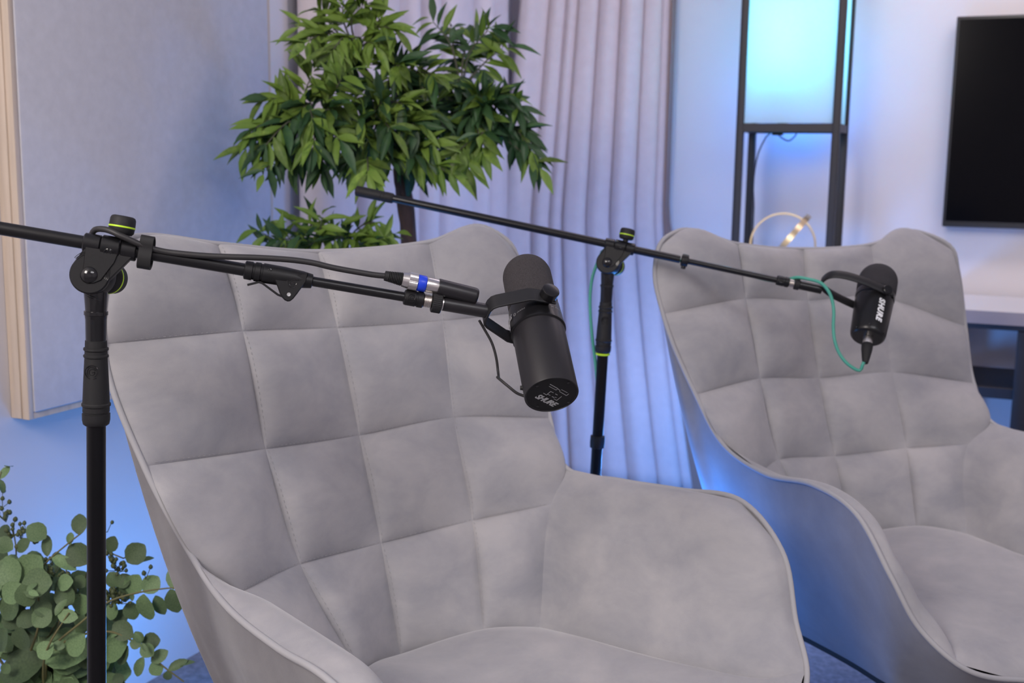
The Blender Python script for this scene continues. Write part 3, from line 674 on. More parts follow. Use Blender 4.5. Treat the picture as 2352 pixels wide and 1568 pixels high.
# microphone 1 -------------------------------------------------------------
mic = thing('microphone', tuple(P1), 'thick matte black cylindrical microphone with grey foam windscreen, close to the camera', 'microphone')
RB = 0.0313
body = MB().lathe(P1, u1, [(0.0008, .0290), (0.0008, RB-.0006), (0.0, RB-.0004), (0.0, RB), (.0006, RB+.0002), (.095, RB+.0002), (.0955, RB-.0004)], 72, caps=False).build('body', 'satin_black', mic, angle=25)
plate = MB().lathe(P1+u1*0.0008, u1, [(0, .0296), (.003, .0296)], 72).build('end_plate', 'plate_black', mic)
MB().lathe(P1+u1*0.095, u1, [(0, .0318), (.001, .0334), (.003, .0334), (.0035, .0328), (.036, .0314), (.037, .0300)], 72).build('switch_band', 'black_steel', mic, angle=25)
fp = [(.131, .0285), (.1315, .0300), (.136, .0308)]
for q in range(0, 16): fp.append((.136+.050*q/15, .0308-.0003*q/15))
for q in range(1, 17):
    a = math.pi/2*q/16; fp.append((.186+.0300*math.sin(a), .0305*math.cos(a)+0.0001))
MB().lathe(P1, u1, fp, 72).build('foam_windscreen', 'foam', mic, angle=80, label='grey foam windscreen')
# yoke strap
def yp(x, y): return yc + p1*x + m1*y
yk = MB().strip([yp(.0385, -.009), yp(.0385, .018), yp(.0375, .024), yp(.019, .057), yp(.015, .0615), yp(.009, .0635), yp(-.009, .0635), yp(-.015, .0615), yp(-.019, .057), yp(-.0375, .024), yp(-.0385, .018), yp(-.0385, -.009)], a1, 0.0098, 0.0030)
yoke = yk.build('yoke_bracket', 'matte_black_paint', mic, angle=30)
for sg in (1, -1):
    MB().lathe(yc + p1*(sg*0.0325), p1*sg, [(0, .006), (.0072, .006), (.0075, .0106), (.0175, .0106), (.0183, .0102), (.0186, .0095), (.0186, .0004)], 36).build('yoke_knob', 'black_steel', yoke, angle=25)
# threaded mount, knurled nut
bx = unit(E1-L0)
MB().lathe(on_boom(1017), bx, [(0, .0075), (.0006, .0086), (float(np.dot(E1-on_boom(1017), bx))+0.0005, .0086), (float(np.dot(E1-on_boom(1017), bx))+0.003, .0080)], 36).build('mount_tube', 'satin_black', mic)
nut = MB(); rings = []; n0 = on_boom(992); na, nb_ = nut.frame(bx); nl = float(np.dot(on_boom(1014)-n0, bx))
for tt in (0, .0008, nl-.0008, nl):
    rings.append([n0+bx*tt+((.0122 if 0 < tt < nl else .0112)+(0.00035 if i % 2 else 0))*(math.cos(2*math.pi*i/72)*na+math.sin(2*math.pi*i/72)*nb_) for i in range(72)])
nut.grid(rings, close_v=True); k0 = len(nut.v)-288; nut.f.append(tuple(range(k0, k0+72))[::-1]); nut.f.append(tuple(range(k0+216, k0+288)))
nut.build('knurled_nut', 'black_rubber', mic, angle=25)
nb2 = MB().lathe(on_boom(1012), bx, [(0, .0080), (.004, .0080)], 30).build('steel_washer', 'nickel', mic)
# socket barrel on the yoke
c0, c1 = B1(1004, 658.5, .004), B1(1096, 681, .002); ca = unit(c1-c0); cl = np.linalg.norm(c1-c0)
MB().lathe(c0, ca, [(0, .0090), (.0006, .0100), (cl-.004, .0100), (cl-.0015, .0094), (cl-.0003, .0080), (cl, .0060)], 36).build('socket_barrel', 'satin_black', mic)
q0 = (B1(1030, 683)+B1(1078, 694))/2
MB().box(q0, ca, v_, n_, 0.0125, 0.0065, 0.0035, 0.001).build('socket_mount_block', 'matte_black_paint', mic)
MB().tube(spline([B1(1103, 736, -.006), B1(1117, 758, -.01), B1(1134, 788, -.012), B1(1144, 822, -.012), B1(1148.5, 856, -.012), B1(1146, 868, -.002), B1(1139, 865, .010), B1(1146, 873, .020), B1(1158, 884, .026), B1(1177, 899, .030), B1(1192, 904.5, .032), P1 + u1*0.010 - CX*0.0300], 60), 0.0017, 8).build('lead_wire', 'black_cable', mic, label='thin black lead looping below the yoke')
MB().lathe(P1+u1*0.0105-CX*0.0285, -CX, [(0, .004), (.002, .004), (.0035, .0028), (.006, .0026)], 16).build('wire_grommet', 'black_rubber', mic)
# rear plate print, slots and screws (in the plane of the plate)
pl0 = P1 - u1*0.0002 + u1*0.001
def PL(zx, zy): return onplane(1180+zx/13.067, 840+zy/13.067, pl0, a1)
pr = MB()
def line(pts, w=0.00035):
    w *= 0.6
    for A, B in zip(pts[:-1], pts[1:]):
        A, B = PL(*A), PL(*B); d = unit(B-A); pr.box((A+B)/2, d, np.cross(a1, d), a1, np.linalg.norm(B-A)/2+w*.5, w, 0.0002)
line([(1090, 550), (1300, 665), (1390, 740)], .0005); line([(1065, 612), (1270, 725), (1305, 700)], .0003); line([(1430, 710), (1610, 805)], .0003)
line([(1370, 765), (1580, 890), (1650, 840)], .0004); line([(890, 815), (980, 870), (1110, 765), (1190, 805)], .0004); line([(1020, 850), (1095, 885)], .0004)
line([(1250, 840), (1310, 870)], .0005); line([(1150, 920), (1215, 950)], .0005); line([(1200, 985), (1290, 1035), (1435, 915)], .0003); line([(1240, 935), (1285, 955)], .0003)
pr.build('switch_diagram', 'grey_print', plate, smooth=False, label='small grey line diagram')
ta, tb_ = PL(660, 885), PL(1255, 1185); tx = unit(tb_-ta); ty = unit(np.cross(a1, tx))
if np.dot(ty, V(PL(1000, 700))-V(PL(900, 1000))) < 0: ty = -ty
tz = np.cross(tx, ty)
tl = np.linalg.norm(tb_-ta); cen = (ta+tb_)/2
M = Matrix([[tx[i], ty[i], tz[i], cen[i]] for i in range(3)] + [[0, 0, 0, 1]])
text_mesh('SHURE', tl*0.325, M, shear=0.32, bold=tl*0.008, spacing=0.93, extrude=0.0003).build('lettering', 'grey_print', plate, smooth=False, label='grey SHURE lettering')
for z_ in ((700, 600), (1640, 500), (1640, 1085), (715, 1205)):
    MB().lathe(PL(*z_), a1, [(0, .0016), (.0004, .0016), (.0005, .0012), (.0002, .0008), (.0001, .0001)], 14).build('screw', 'black_gloss', plate)
# lettering round the band
def band_text(body, ang0, size, flip, name, tcen, rad, m='grey_print', bold=0.0):
    A = unit(CZ - a1*np.dot(CZ, a1)); Bv = unit(np.cross(u1, A))
    def bend(v):
        x, y, z = v.x, v.y, v.z
        if flip: x, y = -x, -y
        an = ang0 + x/rad; r = rad+0.0002+z
        return P1 + u1*(tcen + y) + r*(math.cos(an)*A+math.sin(an)*Bv)
    return text_mesh(body, size, None, shear=0.2, bold=bold, extrude=0.0002, bend=bend).build(name, m, body_band, smooth=False)
body_band = sc.objects['switch_band']
band_text('SHURE', math.radians(-78), 0.0085, True, 'lettering', 0.1135, 0.0334, bold=0.0003)
A_b = unit(CZ - a1*np.dot(CZ, a1)); B_b = unit(np.cross(u1, A_b))
def bandp(an, t_): return P1 + u1*t_ + 0.03345*(math.cos(an)*A_b+math.sin(an)*B_b)
ms = MB()
for ca_, ct_ in ((math.radians(-47), .1105), (math.radians(40), .1110)):
    ms.tube([bandp(ca_+.055*math.cos(q), ct_+.0018*math.sin(q)) for q in np.linspace(0, 6.283, 20)[:-1]], .0002, 4, closed=True)
    for k in range(8):
        aa = ca_+.14+.045*k; ms.tube([bandp(aa, ct_-.0009), bandp(aa+.02, ct_+.0007*(1 if k % 2 else -.4))], .00016, 4)
ms.build('small_markings', 'grey_print', body_band)

# cable 1 with its plug ------------------------------------------------------
d0 = B1(884, 633.5, .006); ax = unit(c0-d0)
def DP(px):
    k = (px-884)/(1004-884.0); return d0+(c0-d0)*k
cab = thing('microphone_cable', tuple(DP(990)), 'thick black cable with silver plug and blue ring, clipped along the nearer boom', 'cable')
def seg(nm, pa, pb, prof, m, label=None, n=32):
    A, B = DP(pa), DP(pb); l = np.linalg.norm(B-A)
    return MB().lathe(A, ax, [(l*f, r) for f, r in prof], n).build(nm, m, cab, angle=30, label=label)
seg('plug_tip_sleeve', 976, 1006, [(0, .0084), (.05, .0089), (.95, .0089), (1, .0085)], 'nickel', 'silver metal plug shell')
seg('colour_ring', 957.5, 976, [(0, .0094), (.06, .0097), (.94, .0097), (1, .0094)], 'blue_ring', 'blue plastic ring')
kn = MB(); A_ = DP(936); l_ = np.linalg.norm(DP(957)-A_); fa, fb = kn.frame(ax)
rings = []
for tt, rr in ((0, .0095), (.0006, .0101), (l_-.0006, .0101), (l_, .0095)):
    rings.append([A_+ax*tt+(rr+(0.0003 if (i % 2) and 0 < tt < l_ else 0))*(math.cos(2*math.pi*i/80)*fa+math.sin(2*math.pi*i/80)*fb) for i in range(80)])
kn.grid(rings, close_v=True); kn.f.append(tuple(range(80))[::-1]); kn.f.append(tuple(range(240, 320))); kn.build('knurled_collar', 'nickel', cab, angle=25, label='silver knurled collar')
seg('plug_body', 922, 937, [(0, .0084), (.3, .0088), (1, .0096)], 'nickel', 'silver metal plug shell')
prf = [(0, .0040), (.02, .0058), (.22, .0062)]
for k in range(8): prf += [(.25+k*.09, .0054+.0002*k), (.26+k*.09, .0064+.00022*k), (.305+k*.09, .0065+.00022*k), (.315+k*.09, .0054+.0002*k)]
prf += [(1.0, .0080)]
seg('strain_relief', 882, 923, prf, 'black_rubber')
cp = [d0+ax*0.002, B1(860, 631.5, .006), B1(820, 625, .006), B1(760, 614, .007), B1(718, 604, .008), B1(685, 599, .009), B1(640, 595, .010), B1(583, 592, .010), B1(530, 590.5, .010), B1(481, 588.5, .009), B1(417, 583, .008), B1(375, 577.5, .007),
      B1(345, 570, .009), B1(312, 557, .013), B1(294, 548.5, .014), B1(277, 541, .014), B1(262, 533.5, .012), B1(246, 528, .008), B1(226, 526, .002), B1(212, 530, -.008), B1(205, 542, -.016), B1(212, 560, -.024), B1(222, 590, -.055),
      D1 - n_*0.066 + CX*0.004, S1['PP'](0.06)-n_*0.030, S1['PP'](0.14)-n_*0.024, S1['PP'](0.4)-n_*0.018, S1['PP'](0.85)-n_*0.02]
cc = spline(cp, 220); MB().tube(cc, 0.0034, 12).build('lead', 'black_cable', cab)
# rubber cable clip round boom and cable
k0_ = on_boom(336)
cv = []
for x, y in ((-.011, -.013), (.009, -.0135), (.0115, -.006), (.0115, .004), (.0135, .010), (.0125, .0165), (.006, .0175), (-.006, .014), (-.011, .009)): cv.append((x, y))
mbc = MB(); rings = []
lp = spline([k0_+n_*x+v_*y for x, y in cv], 40, closed=True)
cen_ = lp.mean(0)
for q in range(40):
    o_ = unit(lp[q]-cen_); rings.append([lp[q]-bdir*.0066, lp[q]-bdir*.0074+o_*.0008, lp[q]-bdir*.0070+o_*.002, lp[q]+bdir*.0070+o_*.002, lp[q]+bdir*.0074+o_*.0008, lp[q]+bdir*.0066])
mbc.grid(rings, close_u=True, close_v=True).build('cable_clip', 'black_rubber', cab, angle=40)

# ------------------------------------------------------------------ far stand and its microphone
th2 = math.radians(62)
P2 = at(1992, 776, 2.10); u2 = unit(at(2019, 634, 2.165)-P2); a2 = -u2
p2 = camdir(.35, .63, .69); p2 = unit(p2 - a2*np.dot(p2, a2)); m2 = unit(np.cross(a2, p2))
yc2 = P2 + u2*0.086
E2 = at(1888, 665, 2.115); m2 = unit((E2-yc2) - a2*np.dot(E2-yc2, a2)); p2 = unit(np.cross(m2, a2)); ylen = float(np.dot(E2-yc2, m2))
F0_ = at(824, 439, 2.18); b2 = unit(E2-F0_)
def on2(px):
    lo, hi = -0.3, 1.3
    for _ in range(50):
        mid = (lo+hi)/2; q = F0_+(E2-F0_)*mid; c = (q-CAM) @ R
        if 1176+FPX*c[0]/-c[2] < px: lo = mid
        else: hi = mid
    return F0_+(E2-F0_)*lo
n2 = unit(CZ - b2*np.dot(CZ, b2)); v2 = np.cross(n2, b2)
D2 = on2(1404) - v2*0.0343
def bl2(px): return float(np.dot(on2(px)-D2, b2))
S2 = boom_stand(D2, b2, 'farther black boom stand, standing between the two armchairs', -bl2(822), bl2(1562)-0.01, bl2(1783), (0.002, -0.020), cup_ring=True, low_collar=0.335, lever=False)
mic2 = thing('microphone', tuple(P2), 'smaller glossy black microphone with white lettering, hanging before the farther armchair', 'microphone')
pf = [(-.0005, .0010), (-.0005, .0265), (.001, .0290), (.004, .0310), (.009, .0322), (.040, .0337), (.082, .0352), (.083, .0342), (.086, .0342), (.087, .0358), (.096, .0362), (.099, .0355), (.100, .0340)]
bod2 = MB().lathe(P2, u2, pf, 64, caps=False).build('body', 'black_steel', mic2, angle=30)
fp = [(.0985, .0330), (.0995, .0352), (.104, .0362), (.115, .0364), (.128, .0360)]
for q in range(1, 15):
    a = math.pi/2*q/14; fp.append((.128+.0330*math.sin(a), .0360*math.cos(a)**0.9+.0001))
MB().lathe(P2, u2, fp, 64).build('foam_windscreen', 'foam_fine', mic2, angle=80, label='charcoal foam windscreen')
ws = []
for a in np.linspace(-90, 90, 40):
    r_ = math.radians(a); sx = math.copysign(abs(math.sin(r_))**0.72, r_); ws.append(yc2 - u2*0.002*math.cos(r_) + p2*(0.0405*sx) + m2*(ylen*max(0, math.cos(r_))**0.62))
ws = [yc2+p2*(-.0405)-m2*0.006] + ws + [yc2+p2*.0405-m2*0.006]
yo2 = MB().strip(ws, a2, 0.0082, 0.0030).build('yoke_bracket', 'matte_black_paint', mic2, angle=60)
for sg in (1, -1):
    MB().lathe(yc2+p2*sg*0.0345, p2*sg, [(0, .007), (.0075, .007), (.008, .0095), (.0115, .0095), (.0125, .0085), (.0127, .0004)], 28).build('yoke_knob', 'black_steel', yo2)
MB().lathe(on2(1834), b2, [(0, .0070), (.0005, .0085), (float(np.dot(E2-on2(1834), b2))-.001, .0085)], 28).build('mount_tube', 'black_steel', mic2)
MB().lathe(on2(1824), b2, [(0, .0085), (.001, .0105), (.009, .0105), (.010, .0085)], 28).build('mount_nut', 'black_rubber', mic2)
A2 = unit(CZ - a2*np.dot(CZ, a2)); Bv2 = unit(np.cross(u2, A2))
def bend2(v):
    # text runs down the barrel, letter tops to the right
    s = v.x; h = v.y; ang = math.radians(3) + h/0.0348*(1 if np.dot(Bv2, CX) > 0 else -1)
    r = 0.0351 + 0.0003 + v.z
    return P2 + u2*(0.046 - s) + r*(math.cos(ang)*A2+math.sin(ang)*Bv2)
text_mesh('SHURE', 0.0150, None, shear=0.2, bold=0.0007, extrude=0.0003, bend=bend2, spacing=1.12).build('lettering', 'white_print', bod2, smooth=False, label='white SHURE lettering')
for an, tt in ((-62, .004), (40, .006), (-20, .010)):
    r_ = math.radians(an); q = P2+u2*tt+.0325*(math.cos(r_)*A2+math.sin(r_)*Bv2)
    MB().sphere(q, 0.0015, 10).build('screw', 'black_gloss', bod2)
MB().lathe(P2+u2*0.0895+0.0345*(math.cos(0.75)*A2+math.sin(0.75)*(Bv2 if np.dot(Bv2, CX) > 0 else -Bv2)), math.cos(0.75)*A2+math.sin(0.75)*(Bv2 if np.dot(Bv2, CX) > 0 else -Bv2), [(0, .0042), (.0022, .0042), (.0026, .0036), (.0026, .0003)], 20).build('jack_socket', 'black_gloss', bod2)

cab2 = thing('microphone_cable', tuple(P2), 'teal green cable hanging in a loop from the farther microphone', 'cable')
cq = P2 + A2*0.004
pg = unit(a2*0.95 - A2*0.0 + CX*0.06)
MB().lathe(cq+u2*0.001, pg, [(0, .0088), (.002, .0092), (.013, .0090), (.017, .0082)], 28).build('plug_shell', 'nickel', cab2, label='silver metal plug shell')
MB().lathe(cq+pg*0.0155, pg, [(0, .0098), (.002, .0105), (.012, .0100), (.030, .0072), (.040, .0052), (.0405, .0034)], 28).build('plug_boot', 'black_rubber', cab2)
def A3(px, py, d): return at(px, py, d)
tip = cq+pg*0.053
dt = depth(tip)
cp = [tip-pg*0.002, tip+pg*0.0015-CX*0.003, A3(1976, 850, dt+.004), A3(1950, 838, dt+.006), A3(1930, 815, dt+.01), A3(1917, 781, dt+.014), A3(1914, 748, dt+.018), A3(1915, 715, dt+.02), A3(1912, 692, dt+.022), A3(1902, 667, dt+.024), A3(1886, 650, 2.10), A3(1858, 641, 2.105), A3(1832, 637, 2.115)]
cp += [on2(1800)+v2*0.002-n2*0.016, on2(1700)-n2*0.013, on2(1590)-n2*0.020, on2(1480)-n2*0.014, on2(1430)-n2*0.020, on2(1395)-n2*0.030-v2*0.006, D2-n2*0.055-b2*0.020-v2*0.006]
d_ = depth(D2)+0.055
cp += [A3(1362, 632, d_), A3(1356, 670, d_), A3(1356, 720, d_), A3(1360, 770, d_), A3(1366, 820, d_), A3(1371, 870, d_), A3(1375, 930, d_+.01), S2['PP'](0.45)-n2*0.02, S2['PP'](0.80)-n2*0.02]
MB().tube(spline(cp, 260), 0.0031, 10).build('lead', 'teal_cable', cab2)

# ------------------------------------------------------------------ plants
rng = random.Random(5)
def rot_to(d, nrm):
    """matrix with local x along d, local z close to nrm"""
    x = unit(d); z = V(nrm) - x*np.dot(nrm, x); z = unit(z) if np.linalg.norm(z) > 1e-6 else unit(np.cross(x, (0.3, 0.9, 0.1))); y = np.cross(z, x)
    return x, y, z
def leaf_mesh(kind, L, W, droop, fold, m, nm):
    """one leaf: local x from stalk to tip, local z the upper face"""
    vs, fs = [], []
    if kind == 'lance': prof = [(0, .02), (.12, .35), (.30, .85), (.48, 1.0), (.68, .78), (.86, .36), (1.0, .03)]
    else: prof = [(0, .06), (.10, .45), (.28, .86), (.50, 1.0), (.72, .90), (.90, .52), (1.0, .10)]
    for i, (t, w_) in enumerate(prof):
        z = -droop*t*t*L
        vs += [(t*L, -w_*W/2, z+fold*w_*W/2), (t*L, -w_*W/4, z+fold*w_*W*0.16), (t*L, 0, z), (t*L, w_*W/4, z+fold*w_*W*0.16), (t*L, w_*W/2, z+fold*w_*W/2)]
    for i in range(len(prof)-1):
        for j in range(4):
            a = i*5+j; fs.append((a, a+5, a+6, a+1))
    k = len(vs); vs += [(x, y, z-0.0006) for x, y, z in vs]; fs += [tuple(q+k for q in f[::-1]) for f in fs]
    return vs, fs
def mk_leaf_me(nm, *a, m=None):
    vs, fs = leaf_mesh(*a, None, nm); me = bpy.data.meshes.new(nm); me.from_pydata(vs, [], fs); me.update(); me.shade_smooth(); me.materials.append(MATS[m]); return me, vs, fs
def put_leaf(parent, me, pos, d, nrm, s):
    x, y, z = rot_to(d, nrm); M = Matrix([[x[i]*s, y[i]*s, z[i]*s, pos[i]] for i in range(3)]+[[0, 0, 0, 1]])
    o = bpy.data.objects.new('leaf', me); sc.collection.objects.link(o); o.parent = parent
    o.matrix_local = WM[parent.name].inverted() @ M; return o

# tall leafy indoor tree behind the nearer armchair
TX = at(930, 470, 2.62); tree_xy = (float(TX[0])-0.005, float(TX[1])+0.02)
tree = thing('potted_tree', (tree_xy[0], tree_xy[1], 0), 'tall bushy indoor tree with narrow green leaves in the corner by the curtains', 'plant')
MB().lathe((tree_xy[0], tree_xy[1], 0), (0, 0, 1), [(0, .10), (.01, .105), (.24, .135), (.26, .14), (.27, .14), (.27, .128), (.245, .124)], 40, caps=False).build('pot', 'ceramic', tree)
MB().lathe((tree_xy[0], tree_xy[1], 0.235), (0, 0, 1), [(0, .05), (.0, .126), (.012, .10), (.018, .01)], 32).build('soil', 'soil', tree)
crown = at(925, 345, 2.62)
tp = spline([(tree_xy[0]+.01, tree_xy[1]+.02, .24), at(945, 640, 2.66), at(938, 540, 2.64), at(932, 460, 2.62), at(920, 400, 2.62), crown], 40)
tk = MB(); tk.tube(tp, list(np.linspace(0.024, 0.017, 40)), 12)
tk.tube([p+V([.012*math.sin(i*.5), .010*math.cos(i*.5), 0]) for i, p in enumerate(tp)], list(np.linspace(.014, .010, 40)), 8)
tk.build('trunk', 'bark', tree, angle=80)
# (tip px, tip py, depth, twig length in px back towards the crown, leaves, tone)
tips = []
def spray(cx, cy, d, n, r, up=0.0, lit=0.5): tips.append((cx, cy, d, n, r, up, lit))
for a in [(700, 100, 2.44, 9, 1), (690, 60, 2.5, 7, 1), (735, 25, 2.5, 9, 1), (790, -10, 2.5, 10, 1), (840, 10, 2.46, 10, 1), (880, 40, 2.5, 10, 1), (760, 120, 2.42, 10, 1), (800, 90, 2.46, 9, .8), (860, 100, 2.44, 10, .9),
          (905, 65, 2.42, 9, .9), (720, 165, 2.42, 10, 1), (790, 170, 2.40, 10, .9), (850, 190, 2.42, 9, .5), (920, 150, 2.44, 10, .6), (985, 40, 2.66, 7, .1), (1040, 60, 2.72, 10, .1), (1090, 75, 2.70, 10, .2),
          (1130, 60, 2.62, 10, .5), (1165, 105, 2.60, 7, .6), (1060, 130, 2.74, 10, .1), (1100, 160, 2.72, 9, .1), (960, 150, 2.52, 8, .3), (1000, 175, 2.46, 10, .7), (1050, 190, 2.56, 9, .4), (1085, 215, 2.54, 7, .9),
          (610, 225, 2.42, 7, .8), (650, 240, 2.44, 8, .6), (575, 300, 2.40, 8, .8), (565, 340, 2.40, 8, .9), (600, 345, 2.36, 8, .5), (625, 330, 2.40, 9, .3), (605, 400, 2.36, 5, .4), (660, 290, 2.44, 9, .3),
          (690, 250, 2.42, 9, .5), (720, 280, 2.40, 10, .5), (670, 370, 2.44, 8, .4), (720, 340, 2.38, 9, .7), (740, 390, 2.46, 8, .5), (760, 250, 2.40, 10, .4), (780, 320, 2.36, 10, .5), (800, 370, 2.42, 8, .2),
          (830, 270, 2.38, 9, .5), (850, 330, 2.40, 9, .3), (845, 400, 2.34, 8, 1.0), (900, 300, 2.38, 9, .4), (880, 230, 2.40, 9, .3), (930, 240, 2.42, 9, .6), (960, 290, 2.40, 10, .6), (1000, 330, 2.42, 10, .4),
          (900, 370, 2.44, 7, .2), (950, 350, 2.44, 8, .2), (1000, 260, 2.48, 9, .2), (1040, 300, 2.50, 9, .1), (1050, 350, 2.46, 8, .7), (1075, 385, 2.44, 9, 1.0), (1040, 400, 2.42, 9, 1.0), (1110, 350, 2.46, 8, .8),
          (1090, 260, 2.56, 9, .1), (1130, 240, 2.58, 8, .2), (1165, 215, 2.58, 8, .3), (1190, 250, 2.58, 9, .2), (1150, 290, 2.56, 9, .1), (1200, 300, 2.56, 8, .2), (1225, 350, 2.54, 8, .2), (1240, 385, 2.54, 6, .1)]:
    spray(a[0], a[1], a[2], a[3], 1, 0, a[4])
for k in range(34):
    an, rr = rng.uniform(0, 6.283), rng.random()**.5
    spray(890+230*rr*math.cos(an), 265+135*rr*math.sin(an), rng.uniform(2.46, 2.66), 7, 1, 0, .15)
lme = {}
for nm, m_ in (('lit', 'ficus_leaf_lit'), ('shaded', 'ficus_leaf_shaded')):
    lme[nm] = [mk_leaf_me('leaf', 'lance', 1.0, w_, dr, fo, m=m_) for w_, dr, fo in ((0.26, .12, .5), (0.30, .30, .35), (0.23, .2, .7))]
hubs = [at(880, 230, 2.56), at(1060, 210, 2.66), at(720, 300, 2.50), at(850, 330, 2.54), at(1120, 290, 2.62), at(820, 120, 2.56)]
br_ = []
for h in hubs: br_.append(MB()); br_[-1].tube(spline([crown, (crown+h)/2+V([0, 0, -.015]), h], 10), list(np.linspace(.008, .004, 10)), 7)
twigs = MB(); leaves = []
def twig(hub, tip, n, lit, size):
    mid = (V(hub)+tip)/2 + V([rng.uniform(-.02, .02), rng.uniform(-.02, .02), rng.uniform(0.0, .04)])
    c = spline([hub, mid, tip], 24); twigs.tube(c[::3], list(np.linspace(.003, .0012, 8)), 5)
    for k in range(n):
        f = 1-0.55*(k/n)*rng.uniform(.8, 1.1) if k else 1.0
        i = min(23, max(1, int(f*23))); p = c[i]; tdir = unit(c[i]-c[i-1])
        side = unit(np.cross(tdir, CZ)); sg = 1 if k % 2 else -1
        d = tdir*rng.uniform(.45, 1.0) + side*sg*rng.uniform(.35, 1.0)*(0.2 if k == 0 else 1) + V([0, 0, -1])*rng.uniform(0.05, .75) + CZ*rng.uniform(-.5, .6)
        nrm = CZ*rng.uniform(.4, 1.2) + V([0, 0, 1])*rng.uniform(.3, 1.0) + CX*rng.uniform(-.6, .6)
        tone = 'lit' if rng.random() < lit+0.08 else 'shaded'
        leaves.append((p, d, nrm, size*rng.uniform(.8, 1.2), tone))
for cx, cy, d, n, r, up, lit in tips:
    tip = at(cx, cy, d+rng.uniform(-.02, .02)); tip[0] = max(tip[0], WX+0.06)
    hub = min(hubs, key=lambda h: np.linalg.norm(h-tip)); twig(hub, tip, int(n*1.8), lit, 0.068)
# low side branch seen just above the chair back
lowh = at(760, 600, 2.52); br_.append(MB()); br_[-1].tube(spline([tp[12], (tp[12]+lowh)/2+V([0, 0, -.03]), lowh], 14), list(np.linspace(.007, .004, 14)), 7)
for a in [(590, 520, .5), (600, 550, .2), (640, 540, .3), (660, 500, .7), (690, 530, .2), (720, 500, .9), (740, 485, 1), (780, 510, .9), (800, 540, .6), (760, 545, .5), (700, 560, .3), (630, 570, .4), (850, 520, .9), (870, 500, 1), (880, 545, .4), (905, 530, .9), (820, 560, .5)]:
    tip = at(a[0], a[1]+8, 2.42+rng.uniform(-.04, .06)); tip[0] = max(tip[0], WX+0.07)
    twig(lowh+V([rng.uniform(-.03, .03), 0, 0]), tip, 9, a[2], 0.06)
for q_ in br_: q_.build('branch', 'twig', tree, angle=80)
twigs.build('twigs', 'twig', tree, angle=80, kind='stuff')
leaves.sort(key=lambda q: -(q[3]/depth(q[0])))
NI = 300
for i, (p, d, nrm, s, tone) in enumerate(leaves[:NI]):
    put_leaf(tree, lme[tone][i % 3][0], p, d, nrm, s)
for tone, mm in (('lit', 'ficus_leaf_lit'), ('shaded', 'ficus_leaf_shaded')):
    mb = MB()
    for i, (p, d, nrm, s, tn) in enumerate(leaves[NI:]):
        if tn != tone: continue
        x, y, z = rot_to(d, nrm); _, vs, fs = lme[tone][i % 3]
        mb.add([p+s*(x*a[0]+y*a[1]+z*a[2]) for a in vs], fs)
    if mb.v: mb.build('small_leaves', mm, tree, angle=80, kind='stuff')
print('ficus leaves', len(leaves))

# round-leaved plant at the lower left ------------------------------------
GD = 1.86
gxy = at(110, 1560, GD+.05)
gum = thing('eucalyptus_plant', (float(gxy[0]), float(gxy[1]), 0), 'grey-green plant with round leaves and berries at the lower left, behind the stand pole', 'plant')
MB().lathe((gxy[0], gxy[1], 0), (0, 0, 1), [(0, .05), (.004, .055), (.06, .075), (.12, .072), (.17, .050), (.20, .040), (.215, .044), (.215, .038), (.19, .034)], 36, caps=False).build('vase', 'ceramic', gum)
neck = V([gxy[0], gxy[1], .20])
stem = MB()
def zs(zx, zy, d): return at(zx/3.027, 1050+zy/3.027, d)
STEMS = [[(200, 1500), (270, 1150), (300, 760), (460, 610), (560, 530)], [(260, 1450), (360, 1200), (560, 900), (720, 650), (880, 700), (960, 640)], [(330, 1400), (560, 1150), (760, 1000), (960, 940), (1160, 910), (1290, 900)],
         [(330, 1500), (520, 1250), (760, 1210), (960, 1300), (1120, 1440), (1280, 1560)], [(160, 1500), (60, 1200), (100, 900), (110, 620), (90, 490)], [(60, 1500), (-120, 1100), (-90, 700), (-60, 350), (10, 100)],
         [(300, 1450), (420, 1120), (480, 880), (450, 740)], [(150, 1500), (110, 1180), (120, 1000), (150, 880)], [(300, 1500), (370, 1250), (480, 1080)]]
for si, st in enumerate(STEMS):
    dd = GD + 0.05*math.sin(si*2.1)
    c = spline([neck]+[zs(x, y, dd+(0.06 if k == 0 else 0)) for k, (x, y) in enumerate(st)], 30)
    stem.tube(c, list(np.linspace(.0028, .0012, 30)), 6)
gl = [mk_leaf_me('leaf', 'round', 1.0, w_, dr, fo, m='gum_leaf') for w_, dr, fo in ((0.82, .15, .12), (0.95, .10, .2), (0.7, .25, .1), (0.5, .3, .3))]
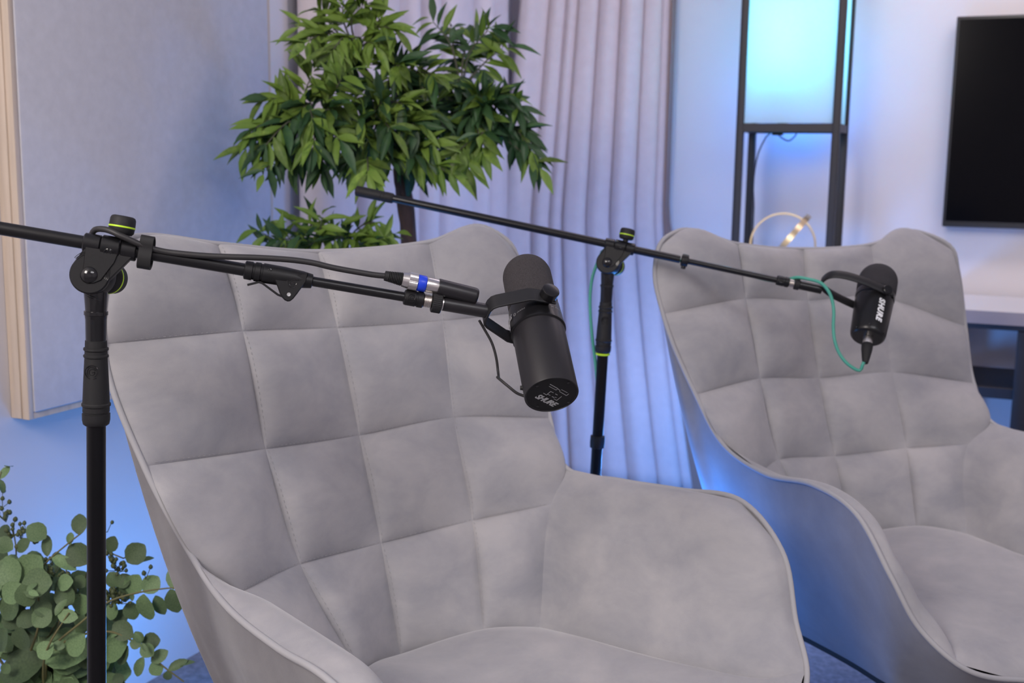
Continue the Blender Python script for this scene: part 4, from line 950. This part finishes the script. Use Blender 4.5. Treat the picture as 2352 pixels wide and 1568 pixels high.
# base x, base y, tip x, tip y, width variant, facing tilt, depth offset (traced in the enlarged corner view)
GL = [(555, 540, 545, 385, 2, 0, 0), (755, 660, 790, 555, 0, .2, 0), (885, 730, 1000, 610, 1, 0, 0), (965, 730, 1060, 680, 3, .5, .01), (1190, 910, 1230, 740, 2, .2, 0), (1185, 915, 1230, 1090, 2, -.2, 0), (1000, 940, 1100, 830, 1, .1, .01),
      (1000, 950, 1010, 1150, 2, .2, 0), (1080, 960, 1130, 1095, 2, -.1, .02), (925, 1250, 780, 1160, 0, .1, 0), (985, 1300, 900, 1290, 1, 0, -.01), (985, 1300, 1060, 1380, 1, 0, -.015), (985, 1290, 1110, 1270, 1, .1, .01), (985, 1290, 940, 1215, 0, .1, .0),
      (1000, 1385, 930, 1530, 3, .3, 0), (1050, 1420, 1150, 1350, 2, .1, 0), (1060, 1420, 1110, 1515, 1, 0, .01), (1170, 1480, 1285, 1405, 3, .2, 0), (1250, 1450, 1350, 1400, 3, .5, 0), (1170, 1480, 1160, 1560, 2, .2, 0),
      (150, 1180, 150, 1345, 1, 0, -.03), (370, 1290, 260, 1390, 1, .05, -.03), (370, 1290, 395, 1300, 0, .2, -.02), (590, 1230, 470, 1370, 1, .1, -.02), (150, 880, 350, 870, 1, .1, -.03), (150, 880, 20, 1000, 1, 0, -.03),
      (150, 880, 200, 1045, 0, 0, -.04), (130, 870, -10, 720, 1, .1, -.02), (140, 860, 270, 690, 1, .1, -.01), (320, 560, 190, 480, 1, .1, 0), (330, 690, 320, 540, 3, .3, 0), (360, 690, 520, 760, 3, .4, 0), (480, 610, 600, 740, 1, .1, .01),
      (485, 610, 490, 510, 3, .5, 0), (210, 570, 100, 650, 2, .2, -.01), (90, 640, -40, 580, 1, .3, 0), (400, 880, 500, 860, 1, .1, -.01), (400, 900, 500, 1020, 1, .1, -.01), (385, 1100, 440, 985, 3, .2, -.04), (400, 1095, 520, 1110, 2, .1, -.04),
      (600, 960, 520, 1080, 1, .1, 0), (590, 1100, 540, 1200, 1, 0, .0), (590, 900, 520, 830, 1, .1, .01), (350, 1090, 250, 1010, 1, .1, -.01), (230, 1170, 350, 1060, 1, 0, -.02), (230, 1170, 130, 1080, 1, .1, 0), (370, 1180, 330, 1060, 0, .2, .0),
      (50, 1200, -40, 1330, 1, .1, 0), (20, 1500, 60, 1440, 1, .1, -.01), (60, 560, 0, 480, 1, 0, .03), (40, 65, 60, 55, 2, .2, 0), (0, 150, 50, 60, 2, .2, 0), (-10, 150, 35, 240, 3, .5, 0),
      (820, 900, 900, 820, 1, .2, .02), (820, 900, 760, 800, 1, .1, .02), (900, 950, 960, 820, 1, .2, .02), (880, 1000, 850, 860, 0, .1, .03), (900, 1000, 930, 1130, 1, .2, .03), (800, 1010, 760, 1130, 1, .3, .03), (880, 1060, 800, 1160, 1, .2, .04),
      (890, 1310, 800, 1440, 2, .3, .02), (770, 1250, 800, 1230, 3, .4, 0), (920, 1000, 915, 940, 3, .6, 0), (1290, 1090, 1330, 1020, 3, .6, .02), (1200, 920, 1260, 800, 3, .7, .02), (395, 840, 420, 795, 3, .5, 0), (780, 1560, 820, 1540, 1, 0, .02),
      (200, 930, 250, 950, 3, .2, -.05), (185, 930, 210, 905, 3, .4, -.05), (990, 1290, 1010, 1340, 3, .1, -.03), (980, 1290, 960, 1260, 3, .2, -.03)]
cnt = 0
for bx_, by_, tx_, ty_, var, tilt, dz in GL:
    A = zs(bx_, by_, GD+dz); B = zs(tx_, ty_, GD+dz+rng.uniform(-.012, .012)); L_ = np.linalg.norm(B-A)
    if L_ < .012: L_ = .02
    nrm = CZ*(1-abs(tilt)) + V([0, 0, 1])*(0.25+tilt) + CX*rng.uniform(-.3, .3)
    put_leaf(gum, gl[var][0], A, B-A, nrm, L_); cnt += 1
for k in range(95):                                 # darker leaves deeper in the bush
    zx, zy = rng.uniform(-60, 720), rng.uniform(760, 1600)
    if zx > 560 and zy < 1000: zx -= 300
    if zy < 900: zx *= 0.75
    A = zs(zx, zy, GD+rng.uniform(.02, .10)); d = CX*rng.uniform(-1, 1)+CY*rng.uniform(-1, 1)+CZ*rng.uniform(-.4, .4)
    put_leaf(gum, gl[k % 3][0], A, d, CZ*rng.uniform(.3, 1)+V([0, 0, 1])*rng.uniform(.1, 1)+CX*rng.uniform(-.5, .5), rng.uniform(.030, .058))
for k in range(26):                                 # big low leaves in the shade
    zx, zy = rng.uniform(-40, 640), rng.uniform(1380, 1760)
    A = zs(zx, zy, GD+rng.uniform(.0, .10))
    put_leaf(gum, gl[1][0], A, CX*rng.uniform(-1, 1)+CY*rng.uniform(-.6, .4), CZ*rng.uniform(.2, .8)+V([0, 0, 1])*rng.uniform(.5, 1), rng.uniform(.055, .085))
stem.build('stems', 'gum_stem', gum, angle=80, kind='stuff')
for cx_, cy_, n_b in ((15, 300, 4), (40, 400, 9), (90, 500, 9), (150, 530, 7), (200, 530, 5), (330, 760, 12), (370, 780, 7), (470, 860, 8), (800, 740, 16), (840, 745, 8), (800, 950, 16), (840, 970, 12), (780, 970, 10), (745, 470, 2), (1010, 800, 2), (500, 950, 6)):
    mb = MB(); cpt = zs(cx_, cy_, GD+0.005)
    for k in range(n_b):
        q = cpt + CX*rng.gauss(0, .008)+CY*rng.gauss(0, .008)+CZ*rng.gauss(0, .006); r_ = rng.uniform(.0028, .0042)
        mb.lathe(q-V([0, 0, r_]), V([rng.uniform(-.3, .3), rng.uniform(-.3, .3), 1]), [(0, .0008), (r_*.4, r_*.8), (r_, r_), (r_*1.7, r_*.75), (r_*2.1, r_*.35), (r_*2.3, .0002)], 8)
        mb.tube([q, cpt+V([0, 0, -.012])], .0007, 4)
    mb.build('berry_cluster', 'berry', gum, angle=60)
